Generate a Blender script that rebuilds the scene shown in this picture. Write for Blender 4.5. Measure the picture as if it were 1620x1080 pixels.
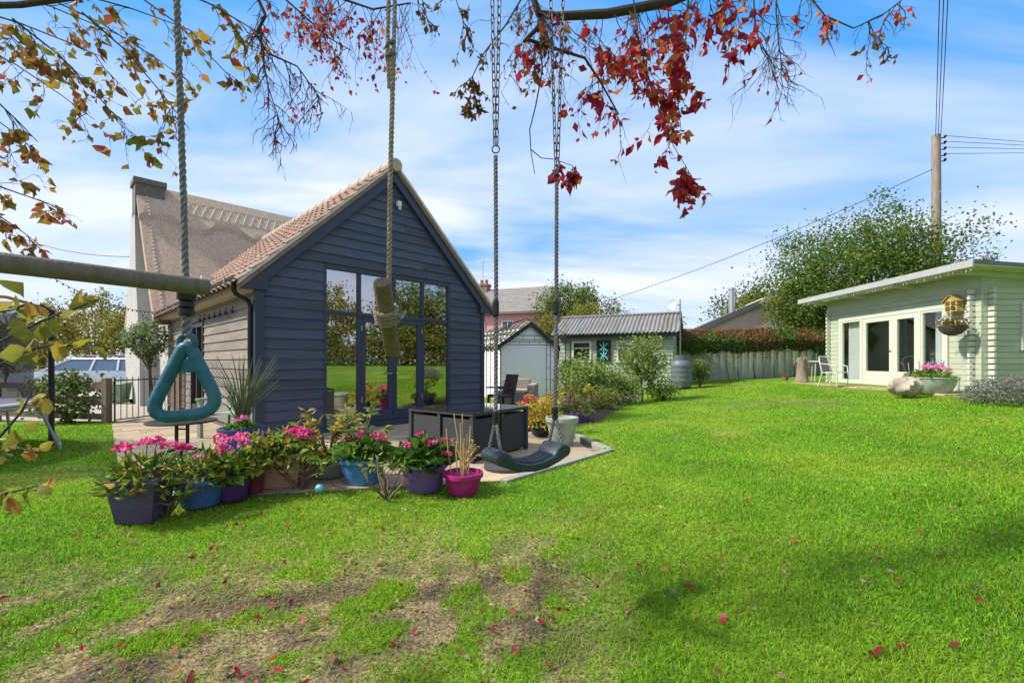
import bpy, math, random
import numpy as np
from mathutils import Vector, Matrix
random.seed(7); rng = np.random.default_rng(7)
R = math.radians
sc = bpy.context.scene
for o in list(bpy.data.objects): bpy.data.objects.remove(o)
C = sc.collection

# ------------------------------------------------------------------ camera, world, sun, exposure
EYE = 1.27; F = 700.0; CX = 810.0; HY = 572.0
cam = bpy.data.cameras.new('camera'); cam.sensor_width = 36; cam.lens = 36*F/1620
cam.shift_y = (HY-540)/1620; cam.clip_end = 2000; cam.clip_start = .05
co = bpy.data.objects.new('camera', cam); C.objects.link(co)
co.location = (0, 0, EYE); co.rotation_euler = (R(90), 0, 0); sc.camera = co
SUN_EL, SUN_AZ = 45, -96           # azimuth measured from +Y towards +X
sd = Vector((math.sin(R(SUN_AZ))*math.cos(R(SUN_EL)), math.cos(R(SUN_AZ))*math.cos(R(SUN_EL)), math.sin(R(SUN_EL))))
w = bpy.data.worlds.new('World'); sc.world = w; w.use_nodes = True
nt = w.node_tree; nt.nodes.clear(); N = nt.nodes.new; L = nt.links.new
sky = N('ShaderNodeTexSky'); sky.sky_type = 'NISHITA'; sky.sun_disc = False
sky.sun_elevation = R(SUN_EL); sky.sun_rotation = R(SUN_AZ); sky.air_density = 1.0; sky.dust_density = .3; sky.ozone_density = 2.5
hs = N('ShaderNodeHueSaturation'); hs.inputs['Saturation'].default_value = 1.45; hs.inputs['Hue'].default_value = .508; hs.inputs['Value'].default_value = .78; L(sky.outputs[0], hs.inputs['Color'])
sv = N('ShaderNodeSeparateColor'); sv.mode = 'HSV'; L(hs.outputs[0], sv.inputs[0])     # grade: one blue hue, softer fall-off towards the horizon
pw = N('ShaderNodeMath'); pw.operation = 'POWER'; pw.inputs[1].default_value = .25; L(sv.outputs[2], pw.inputs[0])
pm = N('ShaderNodeMath'); pm.operation = 'MULTIPLY'; pm.inputs[1].default_value = 1.85; L(pw.outputs[0], pm.inputs[0])
cc_ = N('ShaderNodeCombineColor'); cc_.mode = 'HSV'; cc_.inputs[0].default_value = .608; L(sv.outputs[1], cc_.inputs[1]); L(pm.outputs[0], cc_.inputs[2])
tc = N('ShaderNodeTexCoord'); sep = N('ShaderNodeSeparateXYZ'); L(tc.outputs['Generated'], sep.inputs[0])
mx = N('ShaderNodeMath'); mx.operation = 'MAXIMUM'; mx.inputs[1].default_value = .0; L(sep.outputs[2], mx.inputs[0])
ad = N('ShaderNodeMath'); ad.operation = 'ADD'; ad.inputs[1].default_value = .22; L(mx.outputs[0], ad.inputs[0])
dx = N('ShaderNodeMath'); dx.operation = 'DIVIDE'; L(sep.outputs[0], dx.inputs[0]); L(ad.outputs[0], dx.inputs[1])
dy = N('ShaderNodeMath'); dy.operation = 'DIVIDE'; L(sep.outputs[1], dy.inputs[0]); L(ad.outputs[0], dy.inputs[1])
cmb = N('ShaderNodeCombineXYZ'); L(dx.outputs[0], cmb.inputs[0]); L(dy.outputs[0], cmb.inputs[1])
mp = N('ShaderNodeMapping'); mp.inputs['Rotation'].default_value = (0, 0, R(-24)); mp.inputs['Scale'].default_value = (.55, 1.5, 1); mp.inputs['Location'].default_value = (7.1, 2.6, 0)
L(cmb.outputs[0], mp.inputs[0])
n1 = N('ShaderNodeTexNoise'); n1.inputs['Scale'].default_value = .9; n1.inputs['Detail'].default_value = 7; n1.inputs['Roughness'].default_value = .52; n1.inputs['Distortion'].default_value = .5
L(mp.outputs[0], n1.inputs['Vector'])
cr = N('ShaderNodeValToRGB'); cr.color_ramp.elements[0].position = .36; cr.color_ramp.elements[1].position = .60
cr.color_ramp.elements[0].color = (.1,)*3+(1,); cr.color_ramp.elements[1].color = (.9,)*3+(1,)
L(n1.outputs[0], cr.inputs[0])
mixc = N('ShaderNodeMixRGB'); mixc.inputs[2].default_value = (2.3, 2.4, 2.72, 1)
L(cr.outputs[0], mixc.inputs[0]); L(cc_.outputs[0], mixc.inputs[1])
bg = N('ShaderNodeBackground'); bg.inputs[1].default_value = .15; L(mixc.outputs[0], bg.inputs[0])
wo = N('ShaderNodeOutputWorld'); L(bg.outputs[0], wo.inputs[0])
sl = bpy.data.lights.new('sun', 'SUN'); sl.energy = 2.3; sl.angle = R(4); sl.color = (1, .95, .86)
so = bpy.data.objects.new('sun', sl); C.objects.link(so); so.rotation_euler = sd.to_track_quat('Z', 'Y').to_euler(); so.location = sd*40
sc.view_settings.view_transform = 'Standard'; sc.view_settings.look = 'None'; sc.view_settings.gamma = 1
sc.view_settings.exposure = 1.55
sc.cycles.max_bounces = 8; sc.cycles.transparent_max_bounces = 24

# ------------------------------------------------------------------ helpers
def at(px, py, d): return Vector(((px-CX)/F*d, d, EYE+(HY-py)/F*d))
def gnd(px, py, z=0.):
    d = (EYE-z)*F/(py-HY); return Vector(((px-CX)/F*d, d, z))
def softp(x, k=.6): return k*np.log1p(np.exp(np.clip(np.asarray(x, float)/k, -30, 30)))
def lawn_z(x, y): return .06*softp(np.asarray(x)-.2)-.012
def lz(x, y): return float(lawn_z(x, y))
_mc = {}
def mat(name, col, rough=.7, var=.15, scale=6., bump=.15, metal=0., stretch=None, spec=.4, obj_var=0., bscale=None, col2=None, c2pos=(.45, .65), coat=0):
    if name in _mc: return _mc[name]
    m = bpy.data.materials.new(name); m.use_nodes = True; t = m.node_tree; n = t.nodes.new; l = t.links.new
    b = t.nodes['Principled BSDF']; b.inputs['Roughness'].default_value = rough; b.inputs['Metallic'].default_value = metal
    b.inputs['Specular IOR Level'].default_value = spec; b.inputs['Coat Weight'].default_value = coat
    tc = n('ShaderNodeTexCoord'); mp = n('ShaderNodeMapping'); l(tc.outputs['Object'], mp.inputs[0])
    if stretch: mp.inputs['Scale'].default_value = stretch
    oi = n('ShaderNodeObjectInfo'); mlt = n('ShaderNodeVectorMath'); mlt.operation = 'SCALE'; mlt.inputs[3].default_value = 37
    cb = n('ShaderNodeCombineXYZ'); [l(oi.outputs['Random'], cb.inputs[i]) for i in range(3)]; l(cb.outputs[0], mlt.inputs[0]); l(mlt.outputs[0], mp.inputs['Location'])
    nz = n('ShaderNodeTexNoise'); nz.inputs['Scale'].default_value = scale; nz.inputs['Detail'].default_value = 6; nz.inputs['Roughness'].default_value = .6
    l(mp.outputs[0], nz.inputs['Vector'])
    mr = n('ShaderNodeMapRange'); mr.inputs[1].default_value = .25; mr.inputs[2].default_value = .75; mr.inputs[3].default_value = 1-var; mr.inputs[4].default_value = 1+var
    l(nz.outputs[0], mr.inputs[0]); val = mr.outputs[0]
    if obj_var:
        m2 = n('ShaderNodeMapRange'); m2.inputs[3].default_value = 1-obj_var; m2.inputs[4].default_value = 1+obj_var; l(oi.outputs['Random'], m2.inputs[0])
        mm = n('ShaderNodeMath'); mm.operation = 'MULTIPLY'; l(val, mm.inputs[0]); l(m2.outputs[0], mm.inputs[1]); val = mm.outputs[0]
    vm = n('ShaderNodeVectorMath'); vm.operation = 'SCALE'; vm.inputs[0].default_value = col; l(val, vm.inputs[3]); out = vm.outputs[0]
    if col2:
        nz2 = n('ShaderNodeTexNoise'); nz2.inputs['Scale'].default_value = scale*.35; nz2.inputs['Detail'].default_value = 5; l(mp.outputs[0], nz2.inputs['Vector'])
        mr2 = n('ShaderNodeMapRange'); mr2.inputs[1].default_value = c2pos[0]; mr2.inputs[2].default_value = c2pos[1]; l(nz2.outputs[0], mr2.inputs[0])
        mi = n('ShaderNodeMixRGB'); mi.inputs[2].default_value = (*col2, 1); l(mr2.outputs[0], mi.inputs[0]); l(out, mi.inputs[1]); out = mi.outputs[0]
    l(out, b.inputs['Base Color'])
    if bump:
        nb = n('ShaderNodeTexNoise'); nb.inputs['Scale'].default_value = bscale or scale*4; nb.inputs['Detail'].default_value = 4; l(mp.outputs[0], nb.inputs['Vector'])
        bp = n('ShaderNodeBump'); bp.inputs['Strength'].default_value = bump; bp.inputs['Distance'].default_value = .02; l(nb.outputs[0], bp.inputs['Height']); l(bp.outputs[0], b.inputs['Normal'])
    _mc[name] = m; return m
def leafmat(name, trans=.35, rough=.5):
    if name in _mc: return _mc[name]
    m = bpy.data.materials.new(name); m.use_nodes = True; t = m.node_tree; n = t.nodes.new; l = t.links.new
    b = t.nodes['Principled BSDF']; b.inputs['Roughness'].default_value = rough; b.inputs['Specular IOR Level'].default_value = .15
    a = n('ShaderNodeAttribute'); a.attribute_name = 'Col'; l(a.outputs['Color'], b.inputs['Base Color'])
    tr = n('ShaderNodeBsdfTranslucent'); l(a.outputs['Color'], tr.inputs[0])
    mx = n('ShaderNodeMixShader'); mx.inputs[0].default_value = trans; l(b.outputs[0], mx.inputs[1]); l(tr.outputs[0], mx.inputs[2])
    l(mx.outputs[0], t.nodes['Material Output'].inputs[0]); _mc[name] = m; return m
def glassmat(name, refl=.3, tint=(.85, .9, .9)):
    if name in _mc: return _mc[name]
    m = bpy.data.materials.new(name); m.use_nodes = True; t = m.node_tree; n = t.nodes.new; l = t.links.new; t.nodes.clear()
    g = n('ShaderNodeBsdfGlossy'); g.inputs['Roughness'].default_value = .0; g.inputs[0].default_value = (.95, .95, .95, 1)
    tr = n('ShaderNodeBsdfTransparent'); tr.inputs[0].default_value = (*tint, 1)
    fr = n('ShaderNodeFresnel'); fr.inputs[0].default_value = 1.5
    ad = n('ShaderNodeMath'); ad.operation = 'ADD'; ad.use_clamp = True; ad.inputs[1].default_value = refl; l(fr.outputs[0], ad.inputs[0])
    mx = n('ShaderNodeMixShader'); l(tr.outputs[0], mx.inputs[1]); l(g.outputs[0], mx.inputs[2])
    ge = n('ShaderNodeNewGeometry'); iv = n('ShaderNodeMath'); iv.operation = 'SUBTRACT'; iv.inputs[0].default_value = 1; l(ge.outputs['Backfacing'], iv.inputs[1])
    ml = n('ShaderNodeMath'); ml.operation = 'MULTIPLY'; l(ad.outputs[0], ml.inputs[0]); l(iv.outputs[0], ml.inputs[1]); l(ml.outputs[0], mx.inputs[0])
    o = n('ShaderNodeOutputMaterial'); l(mx.outputs[0], o.inputs[0]); _mc[name] = m; return m

class MB:
    def __init__(s): s.v = []; s.f = []
    def add(s, vs, fs):
        o = len(s.v); s.v += [tuple(p) for p in vs]; s.f += [tuple(i+o for i in f) for f in fs]; return s
    def hexa(s, p):   # 8 points: bottom loop, top loop
        return s.add(p, [(3, 2, 1, 0), (4, 5, 6, 7), (0, 1, 5, 4), (1, 2, 6, 5), (2, 3, 7, 6), (3, 0, 4, 7)])
    def box(s, x0, x1, y0, y1, z0, z1):
        return s.hexa([(x0, y0, z0), (x1, y0, z0), (x1, y1, z0), (x0, y1, z0), (x0, y0, z1), (x1, y0, z1), (x1, y1, z1), (x0, y1, z1)])
    def bar(s, a, b, wx, wz, up=(0, 0, 1)):
        a = Vector(a); b = Vector(b); d = (b-a).normalized(); u = Vector(up)
        sx = d.cross(u); sx = sx.normalized() if sx.length > 1e-4 else Vector((1, 0, 0)); sz = sx.cross(d).normalized()
        q = [(-1, -1), (1, -1), (1, 1), (-1, 1)]
        return s.hexa([a+sx*wx/2*i+sz*wz/2*j for i, j in q]+[b+sx*wx/2*i+sz*wz/2*j for i, j in q])
    def prism(s, loop, off):
        n = len(loop); off = Vector(off); a = [Vector(p) for p in loop]
        return s.add(a+[p+off for p in a], [tuple(range(n-1, -1, -1)), tuple(range(n, 2*n))]+[(i, (i+1) % n, n+(i+1) % n, n+i) for i in range(n)])
    def tube(s, pts, rad, n=8, closed=False, cap=True):
        P = [Vector(p) for p in pts]; m = len(P)
        if not hasattr(rad, '__len__'): rad = [rad]*m
        o = len(s.v); ref = None
        for i in range(m):
            if closed: d = P[(i+1) % m]-P[i-1]
            else: d = P[min(i+1, m-1)]-P[max(i-1, 0)]
            d = d.normalized() if d.length > 1e-9 else Vector((0, 0, 1))
            if ref is None: ref = d.orthogonal().normalized()
            ref = ref-d*ref.dot(d); ref = ref.normalized() if ref.length > 1e-6 else d.orthogonal().normalized(); b = d.cross(ref)
            for k in range(n):
                a = 2*math.pi*k/n; s.v.append(tuple(P[i]+(ref*math.cos(a)+b*math.sin(a))*rad[i]))
        for i in range(m if closed else m-1):
            j = (i+1) % m
            for k in range(n): s.f.append((o+i*n+k, o+i*n+(k+1) % n, o+j*n+(k+1) % n, o+j*n+k))
        if cap and not closed:
            s.f.append(tuple(o+k for k in range(n-1, -1, -1))); s.f.append(tuple(o+(m-1)*n+k for k in range(n)))
        return s
    def lathe(s, prof, n=24, c=(0, 0, 0), sq=0, jit=0):
        o = len(s.v)
        for r, z in prof:
            for k in range(n):
                a = 2*math.pi*k/n+(math.pi/4 if n == 4 else 0)
                q = 1 if not sq else 1/max(abs(math.cos(a)), abs(math.sin(a)))**sq
                s.v.append((c[0]+r*q*math.cos(a), c[1]+r*q*math.sin(a), c[2]+z))
        for i in range(len(prof)-1):
            for k in range(n): s.f.append((o+i*n+k, o+i*n+(k+1) % n, o+(i+1)*n+(k+1) % n, o+(i+1)*n+k))
        s.f.append(tuple(o+k for k in range(n-1, -1, -1))); s.f.append(tuple(o+(len(prof)-1)*n+k for k in range(n))); return s
    def mesh(s, name):
        me = bpy.data.meshes.new(name); me.from_pydata(s.v, [], s.f); me.update(); return me
    def build(s, name, m, parent=None, smooth=False, loc=None, bevel=0):
        me = s.mesh(name); me.materials.append(m)
        if smooth: me.shade_smooth() if hasattr(me, 'shade_smooth') else None
        o = bpy.data.objects.new(name, me); C.objects.link(o); o.parent = parent
        if smooth:
            try: me.set_sharp_from_angle(angle=R(40))
            except Exception: pass
        if loc is not None: o.location = loc
        if bevel:
            bv = o.modifiers.new('bevel', 'BEVEL'); bv.width = bevel; bv.segments = 2; bv.limit_method = 'ANGLE'
        return o
def tag(o, label, cat=None, group=None, kind=None):
    if label: o['label'] = label
    if cat: o['category'] = cat
    if group: o['group'] = group
    if kind: o['kind'] = kind
    return o
def thing(name, label, cat, loc=(0, 0, 0), rz=0, group=None):
    o = bpy.data.objects.new(name, None); C.objects.link(o); o.location = loc; o.rotation_euler = (0, 0, rz); o.empty_display_size = .1
    return tag(o, label, cat, group)
def put(name, me, parent=None, loc=(0, 0, 0), rot=None, scale=None):
    o = bpy.data.objects.new(name, me); C.objects.link(o); o.parent = parent; o.location = loc
    if rot is not None: o.rotation_euler = rot
    if scale is not None: o.scale = scale
    return o
def copy_tree(o, parent=None):
    c = o.copy(); C.objects.link(c); c.parent = parent
    for ch in list(o.children): copy_tree(ch, c)
    return c
def struct(o): o['kind'] = 'structure'; return o
def stuff(o): o['kind'] = 'stuff'; return o
def npmesh(name, V, Fq, m, col=None, parent=None):
    """V (n,3) and Fq (m,k) arrays -> one mesh object; col is one colour per vertex"""
    me = bpy.data.meshes.new(name); k = Fq.shape[1]
    me.vertices.add(len(V)); me.vertices.foreach_set('co', V.astype(np.float32).ravel())
    me.loops.add(Fq.size); me.loops.foreach_set('vertex_index', Fq.astype(np.int32).ravel())
    me.polygons.add(len(Fq)); me.polygons.foreach_set('loop_start', np.arange(0, Fq.size, k, dtype=np.int32)); me.polygons.foreach_set('loop_total', np.full(len(Fq), k, np.int32))
    me.update(calc_edges=True)
    if col is not None:
        a = me.color_attributes.new('Col', 'FLOAT_COLOR', 'POINT'); c4 = np.ones((len(V), 4), np.float32); c4[:, :3] = col; a.data.foreach_set('color', c4.ravel())
    me.materials.append(m); o = bpy.data.objects.new(name, me); C.objects.link(o); o.parent = parent; return o
def pick(pal, n, jit=.18):
    pal = np.array(pal); c = pal[rng.integers(0, len(pal), n)]; return np.clip(c*(1+rng.uniform(-jit, jit, (n, 1)))*(1+rng.uniform(-.06, .06, (n, 3))), 0, 1)
def unit(a): return a/np.maximum(np.linalg.norm(a, axis=1, keepdims=True), 1e-9)
def leaves(name, P, size, pal, m, parent=None, asp=.55, D=None, droop=.35, jit=.2, fold=.25):
    """leaf-shaped folded faces at points P; size scalar or array"""
    n = len(P); size = np.broadcast_to(np.asarray(size, float), (n,))*rng.uniform(.65, 1.25, n)
    if D is None: D = rng.normal(size=(n, 3)); D[:, 2] -= droop
    D = unit(D); S = unit(np.cross(D, rng.normal(size=(n, 3)))); U = np.cross(S, D); s = size[:, None]
    base = P; tip = P+D*s-U*s*.1
    l1 = P+D*s*.42+S*s*asp/2+U*s*fold*.5; r1 = P+D*s*.42-S*s*asp/2+U*s*fold*.5
    V = np.stack([base, l1, tip, r1], 1).reshape(-1, 3); i = np.arange(n)[:, None]*4
    Fq = np.concatenate([i+[0, 1, 2], i+[0, 2, 3]], 0)
    return npmesh(name, V, Fq, m, np.repeat(pick(pal, n, jit), 4, 0), parent)
def clumps(center, rad, nclump, per, cr, shell=.55, flat=1.):
    """points of leaf clumps spread through an ellipsoid"""
    d = unit(rng.normal(size=(nclump, 3))); rr = shell+(1-shell)*rng.random((nclump, 1)); rr *= 1+.22*np.sin(d[:, :1]*5+1.3)*np.cos(d[:, 1:2]*4+.4)
    cc = np.array(center)+d*rr*np.array(rad)
    k = rng.integers(int(per*.5), int(per*1.5), nclump); idx = np.repeat(np.arange(nclump), k)
    cs = cr*rng.uniform(.5, 1.3, nclump)
    return cc[idx]+rng.normal(size=(len(idx), 3))*cs[idx][:, None]*np.array([1, 1, flat])*.55, cc
BARK = mat('bark', (.11, .085, .065), .9, .4, 9, .6, stretch=(1, 1, .3))
TWIG = mat('twig_bark', (.055, .042, .035), .9, .3, 20, .3)
LEAF = leafmat('leaf', .45)
def tree(name, label, base, trunk_h, center, rad, pal, nclump, per, cr, leaf, group=None, tr=.16, cat='tree', limbs=9, shell=.5, asp=.6):
    t = thing(name, label, cat, base, group=group)
    c = Vector(center)-Vector(base); P, cc = clumps(c, rad, nclump, per, cr, shell)
    tm = MB(); top = Vector((c.x*.6, c.y*.6, trunk_h))
    tm.tube([(0, 0, -.1), (.03, .02, trunk_h*.35), top*.7+Vector((0, 0, trunk_h*.0)), top, c+Vector((0, 0, rad[2]*.2))], [tr*1.3, tr, tr*.85, tr*.7, tr*.25], 9)
    tm.build('trunk', BARK, t, True)
    lm = MB()
    for i in range(limbs):
        e = Vector(cc[i*len(cc)//limbs]); a = top*random.uniform(.7, 1)
        q = a.lerp(e, .5)+Vector((0, 0, .12*rad[2])); lm.tube([a, q, e], [tr*.45, tr*.25, tr*.06], 6)
    lm.build('limbs', BARK, t, True)
    stuff(leaves('crown', P, leaf, pal, LEAF, t, asp)); return t
def vnoise(x, y, f, seed):
    r = np.random.default_rng(seed).random((64, 64)); x = np.asarray(x)*f+1000; y = np.asarray(y)*f+1000
    xi = np.floor(x).astype(int); yi = np.floor(y).astype(int); u = x-xi; v = y-yi; u = u*u*(3-2*u); v = v*v*(3-2*v)
    g = lambda a, b: r[a % 64, b % 64]
    return (g(xi, yi)*(1-u)+g(xi+1, yi)*u)*(1-v)+(g(xi, yi+1)*(1-u)+g(xi+1, yi+1)*u)*v
def fbm(x, y, f, seed, o=4):
    s = 0; a = .5
    for i in range(o): s = s+a*vnoise(x, y, f*2**i, seed+i); a *= .5
    return s/(1-.5**o)

# ------------------------------------------------------------------ ground, lawn, patio
GRASSC = [(0.188, 0.41, 0.014), (0.239, 0.479, 0.017), (0.137, 0.308, 0.014), (0.319, 0.524, 0.034), (0.217, 0.445, 0.014), (0.171, 0.342, 0.034), (0.114, 0.274, 0.023)]
gm = mat('rough_ground', (.12, .15, .05), .95, .4, .8, .4, col2=(.20, .17, .11))
MB().add([(-300, -300, -.22), (300, -300, -.22), (300, 300, -.22), (-300, 300, -.22)], [(0, 1, 2, 3)]).build('ground', gm)['kind'] = 'structure'
PATIO = [(-8.15, 9.0), (-3.5, 4.0), (-1.8, 4.34), (-.13, 4.68), (1.25, 6.0), (.98, 7.4), (.5, 11.5), (-3, 15.5), (-9, 12.5)]
def inpoly(x, y, poly, grow=0):
    r = np.ones(np.shape(x), bool)
    for i in range(len(poly)):
        a = poly[i]; b = poly[(i+1) % len(poly)]; ex = b[0]-a[0]; ey = b[1]-a[1]; l = math.hypot(ex, ey)
        r &= (ex*(np.asarray(y)-a[1])-ey*(np.asarray(x)-a[0]))/l > -grow
    return r
def baremask(x, y):
    q = fbm(x*.75+y*.55, y*1.2-x*.5, 1.25, 5)+.05*np.clip(-.2-x, 0, 1); reg = np.clip((3.8-y+.2*x)/1.2, 0, 1)*np.clip((.5-x+.1*np.asarray(y))/.6, 0, 1)
    m = np.clip((q-.44+.05*reg)/.1, 0, 1)*reg; m = m*np.clip((fbm(x, y, 4.5, 91)-.36)/.12, 0, 1)
    q2 = fbm(x, y, .6, 40); far = np.clip((q2-.66)/.08, 0, 1)*.35
    return np.clip(np.maximum(m, far), 0, 1)
xs = np.unique(np.concatenate([np.arange(-16, -4, .4), np.arange(-4, 4, .06), np.arange(4, 19, .25)])); ys = np.unique(np.concatenate([np.arange(-9, 1, .4), np.arange(1, 8, .06), np.arange(8, 22.1, .25)]))
X, Y = np.meshgrid(xs, ys); Z = lawn_z(X, Y)+.018*(fbm(X, Y, 1.6, 3)-.5)+.03*(fbm(X, Y, .4, 9)-.5)
Z = np.where(inpoly(X, Y, PATIO, .03) | ((X > -.1) & inpoly(X, Y, PATIO, .095)), -.1, Z); Z = np.where((Y > 9.7) & (X < -8.1), -.3, Z)
bm_ = baremask(X, Y)[..., None]; yel = np.clip((fbm(X, Y, .9, 21)-.45)*4, 0, 1)[..., None]
soil = np.array([.085, .06, .042])*(.6+.9*fbm(X, Y, 5, 77)[..., None]); straw = np.array([.24, .18, .10]); sm = np.clip((fbm(X, Y, 7, 60)-.45)*6, 0, 1)[..., None]
green = np.array([.10, .20, .014])*(1-yel)+np.array([.18, .26, .025])*yel
colr = green*(1-bm_)+(soil*(1-sm)+straw*sm)*bm_
ny, nx = X.shape; idx = np.arange(nx*ny).reshape(ny, nx); Fq = np.stack([idx[:-1, :-1], idx[:-1, 1:], idx[1:, 1:], idx[1:, :-1]], -1).reshape(-1, 4)
lm = bpy.data.materials.new('lawn_soil'); lm.use_nodes = True; t = lm.node_tree; b = t.nodes['Principled BSDF']; b.inputs['Roughness'].default_value = .95; b.inputs['Specular IOR Level'].default_value = .1
a = t.nodes.new('ShaderNodeAttribute'); a.attribute_name = 'Col'; nz = t.nodes.new('ShaderNodeTexNoise'); nz.inputs['Scale'].default_value = 55; nz.inputs['Detail'].default_value = 5
g_ = t.nodes.new('ShaderNodeNewGeometry'); t.links.new(g_.outputs['Position'], nz.inputs['Vector'])
mr = t.nodes.new('ShaderNodeMapRange'); mr.inputs[1].default_value = .3; mr.inputs[2].default_value = .7; mr.inputs[3].default_value = .3; mr.inputs[4].default_value = 1.75; t.links.new(nz.outputs[0], mr.inputs[0])
vm = t.nodes.new('ShaderNodeVectorMath'); vm.operation = 'SCALE'; t.links.new(a.outputs['Color'], vm.inputs[0]); t.links.new(mr.outputs[0], vm.inputs[3]); t.links.new(vm.outputs[0], b.inputs['Base Color'])
bp = t.nodes.new('ShaderNodeBump'); bp.inputs['Strength'].default_value = .7; bp.inputs['Distance'].default_value = .02; t.links.new(nz.outputs[0], bp.inputs['Height']); t.links.new(bp.outputs[0], b.inputs['Normal'])
struct(npmesh('lawn', np.stack([X, Y, Z], -1).reshape(-1, 3), Fq, lm, colr.reshape(-1, 3)))

BARN_O = Vector((-4.07, 7.09, 0)); BA = math.atan2(.72, .694)
def barn_w(x, y): return (BARN_O.x+x*math.cos(BA)-y*math.sin(BA), BARN_O.y+x*math.sin(BA)+y*math.cos(BA))
def clip_poly(sub, poly):
    for i in range(len(poly)):
        a = poly[i]; b = poly[(i+1) % len(poly)]; side = lambda p: (b[0]-a[0])*(p[1]-a[1])-(b[1]-a[1])*(p[0]-a[0])
        out = []
        for j in range(len(sub)):
            p = sub[j-1]; q = sub[j]; sp = side(p); sq = side(q)
            if (sp >= 0) != (sq >= 0): k = sp/(sp-sq); out.append((p[0]+(q[0]-p[0])*k, p[1]+(q[1]-p[1])*k))
            if sq >= 0: out.append(q)
        sub = out
        if len(sub) < 3: return []
    return sub
SLAB = mat('sandstone_paving', (.36, .275, .175), .8, .22, 5, .25, obj_var=.22, col2=(.27, .225, .16))
mo = mat('paving_mortar', (.20, .165, .125), .95, .3, 12, .3)
pat = struct(MB().prism([(x, y, -.09) for x, y in PATIO], (0, 0, .093)).build('patio', mo))
yy = -6.2; row = 0
while yy < 6:
    hgt = random.choice([.44, .6, .44]); xx = -3.5-random.random()*.6
    while xx < 8:
        wd = random.choice([.44, .6, .9, .75]); cx_, cy_ = xx+wd/2, yy+hgt/2
        if not (0.1 < cx_ < 4.7 and cy_ > .15):
            q = [barn_w(xx+.006, yy+.006), barn_w(xx+wd-.006, yy+.006), barn_w(xx+wd-.006, yy+hgt-.006), barn_w(xx+.006, yy+hgt-.006)]
            q = clip_poly(q, PATIO)
            if len(q) > 2:
                z = .013+random.uniform(-.002, .003); MB().prism([(x, y, -.02) for x, y in q], (0, 0, z+.02)).build('paving_slab', SLAB, pat)
        xx += wd
    yy += hgt; row += 1
KERB = mat('sleeper_kerb', (.27, .26, .21), .85, .25, 7, .3, stretch=(1, 1, 1))
kb = struct(thing('kerb', None, None)); 
for a, b_ in (((-.13, 4.67), (1.31, 6.06)), ((1.26, 6.08), (.99, 7.42)), ((.985, 7.44), (.75, 9.6))):
    h0 = max(.025, lz(*a)+.035); h1 = max(.025, lz(*b_)+.035)
    d = (Vector(b_)-Vector(a)).normalized(); n_ = Vector((d.y, -d.x))*.11
    MB().hexa([(a[0], a[1], -.15), (a[0]+n_.x, a[1]+n_.y, -.15), (b_[0]+n_.x, b_[1]+n_.y, -.15), (b_[0], b_[1], -.15), (a[0], a[1], h0), (a[0]+n_.x, a[1]+n_.y, h0), (b_[0]+n_.x, b_[1]+n_.y, h1), (b_[0], b_[1], h1)]).build('kerb_sleeper', KERB, kb, bevel=.008)
gv = mat('pale_gravel', (.36, .32, .26), .95, .35, 30, .5)
struct(MB().add([(-40, 10.2, -.07), (-8.5, 10.0, -.07), (-9, 40, -.07), (-40, 40, -.07)], [(0, 1, 2, 3)]).build('driveway', gv))
struct(MB().add([(.4, 9.5, -.02), (1.2, 9.2, -.02), (2.2, 16, -.02), (-3, 19, -.02), (-2.8, 12, -.02)], [(0, 1, 2, 3, 4)]).build('gravel_yard', gv))
bed = [(1.1, 8.0), (1.7, 8.6), (2.6, 10.6), (3.6, 12.6), (4.4, 14.6), (3.4, 16.2), (1.6, 15), (1.0, 11)]
SOIL = mat('bed_soil', (.07, .05, .035), .95, .4, 14, .8)
bmb = MB(); cxy = Vector((2.4, 12.2)); n = len(bed)
bmb.add([(x, y, lz(x, y)-.01) for x, y in bed]+[(x*.75+cxy.x*.25, y*.75+cxy.y*.25, lz(x, y)+.06) for x, y in bed]+[(cxy.x, cxy.y, lz(*cxy)+.09)],
        [(i, (i+1) % n, n+(i+1) % n, n+i) for i in range(n)]+[(n+i, n+(i+1) % n, 2*n) for i in range(n)])
struct(bmb.build('flower_bed', SOIL))

# ------------------------------------------------------------------ the barn
BLUE = mat('slate_blue_paint', (.054, .066, .100), .6, .3, 7, .4, stretch=(.35, 1, 3), obj_var=.2, col2=(.062, .07, .095), c2pos=(.5, .75))
BLUE2 = mat('slate_blue_joinery', (.032, .043, .068), .45, .08, 4, .08)
TAUPE = mat('weathered_taupe_board', (.235, .195, .16), .85, .25, 4, .3, stretch=(3, .4, 3), obj_var=.12, col2=(.17, .15, .13))
TILE = mat('clay_pantile', (.29, .165, .115), .85, .3, 6, .3, obj_var=.28, col2=(.24, .17, .13))
MORT = mat('verge_mortar', (.48, .44, .37), .9, .25, 8, .4)
CREAM = mat('cream_soffit', (.55, .47, .34), .7, .1, 4, .1)
BLACKP = mat('black_plastic', (.015, .016, .017), .35, .1, 5, 0)
GLASS = glassmat('window_glass', .42)
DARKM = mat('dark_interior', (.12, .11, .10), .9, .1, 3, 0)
W, LEN, EZ, RZ = 4.82, 7.6, 2.72, 5.08; MID = W/2; PITCH = (RZ-EZ)/MID
barn = thing('barn', 'dark blue weatherboarded barn extension with a glazed gable and clay tile roof', 'building', BARN_O, BA)
def xl(z): return 0 if z <= EZ else (z-EZ)/PITCH
WX0, WX1, WZ = 1.04, 3.86, 2.99; EXP = .171
z = .12
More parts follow.
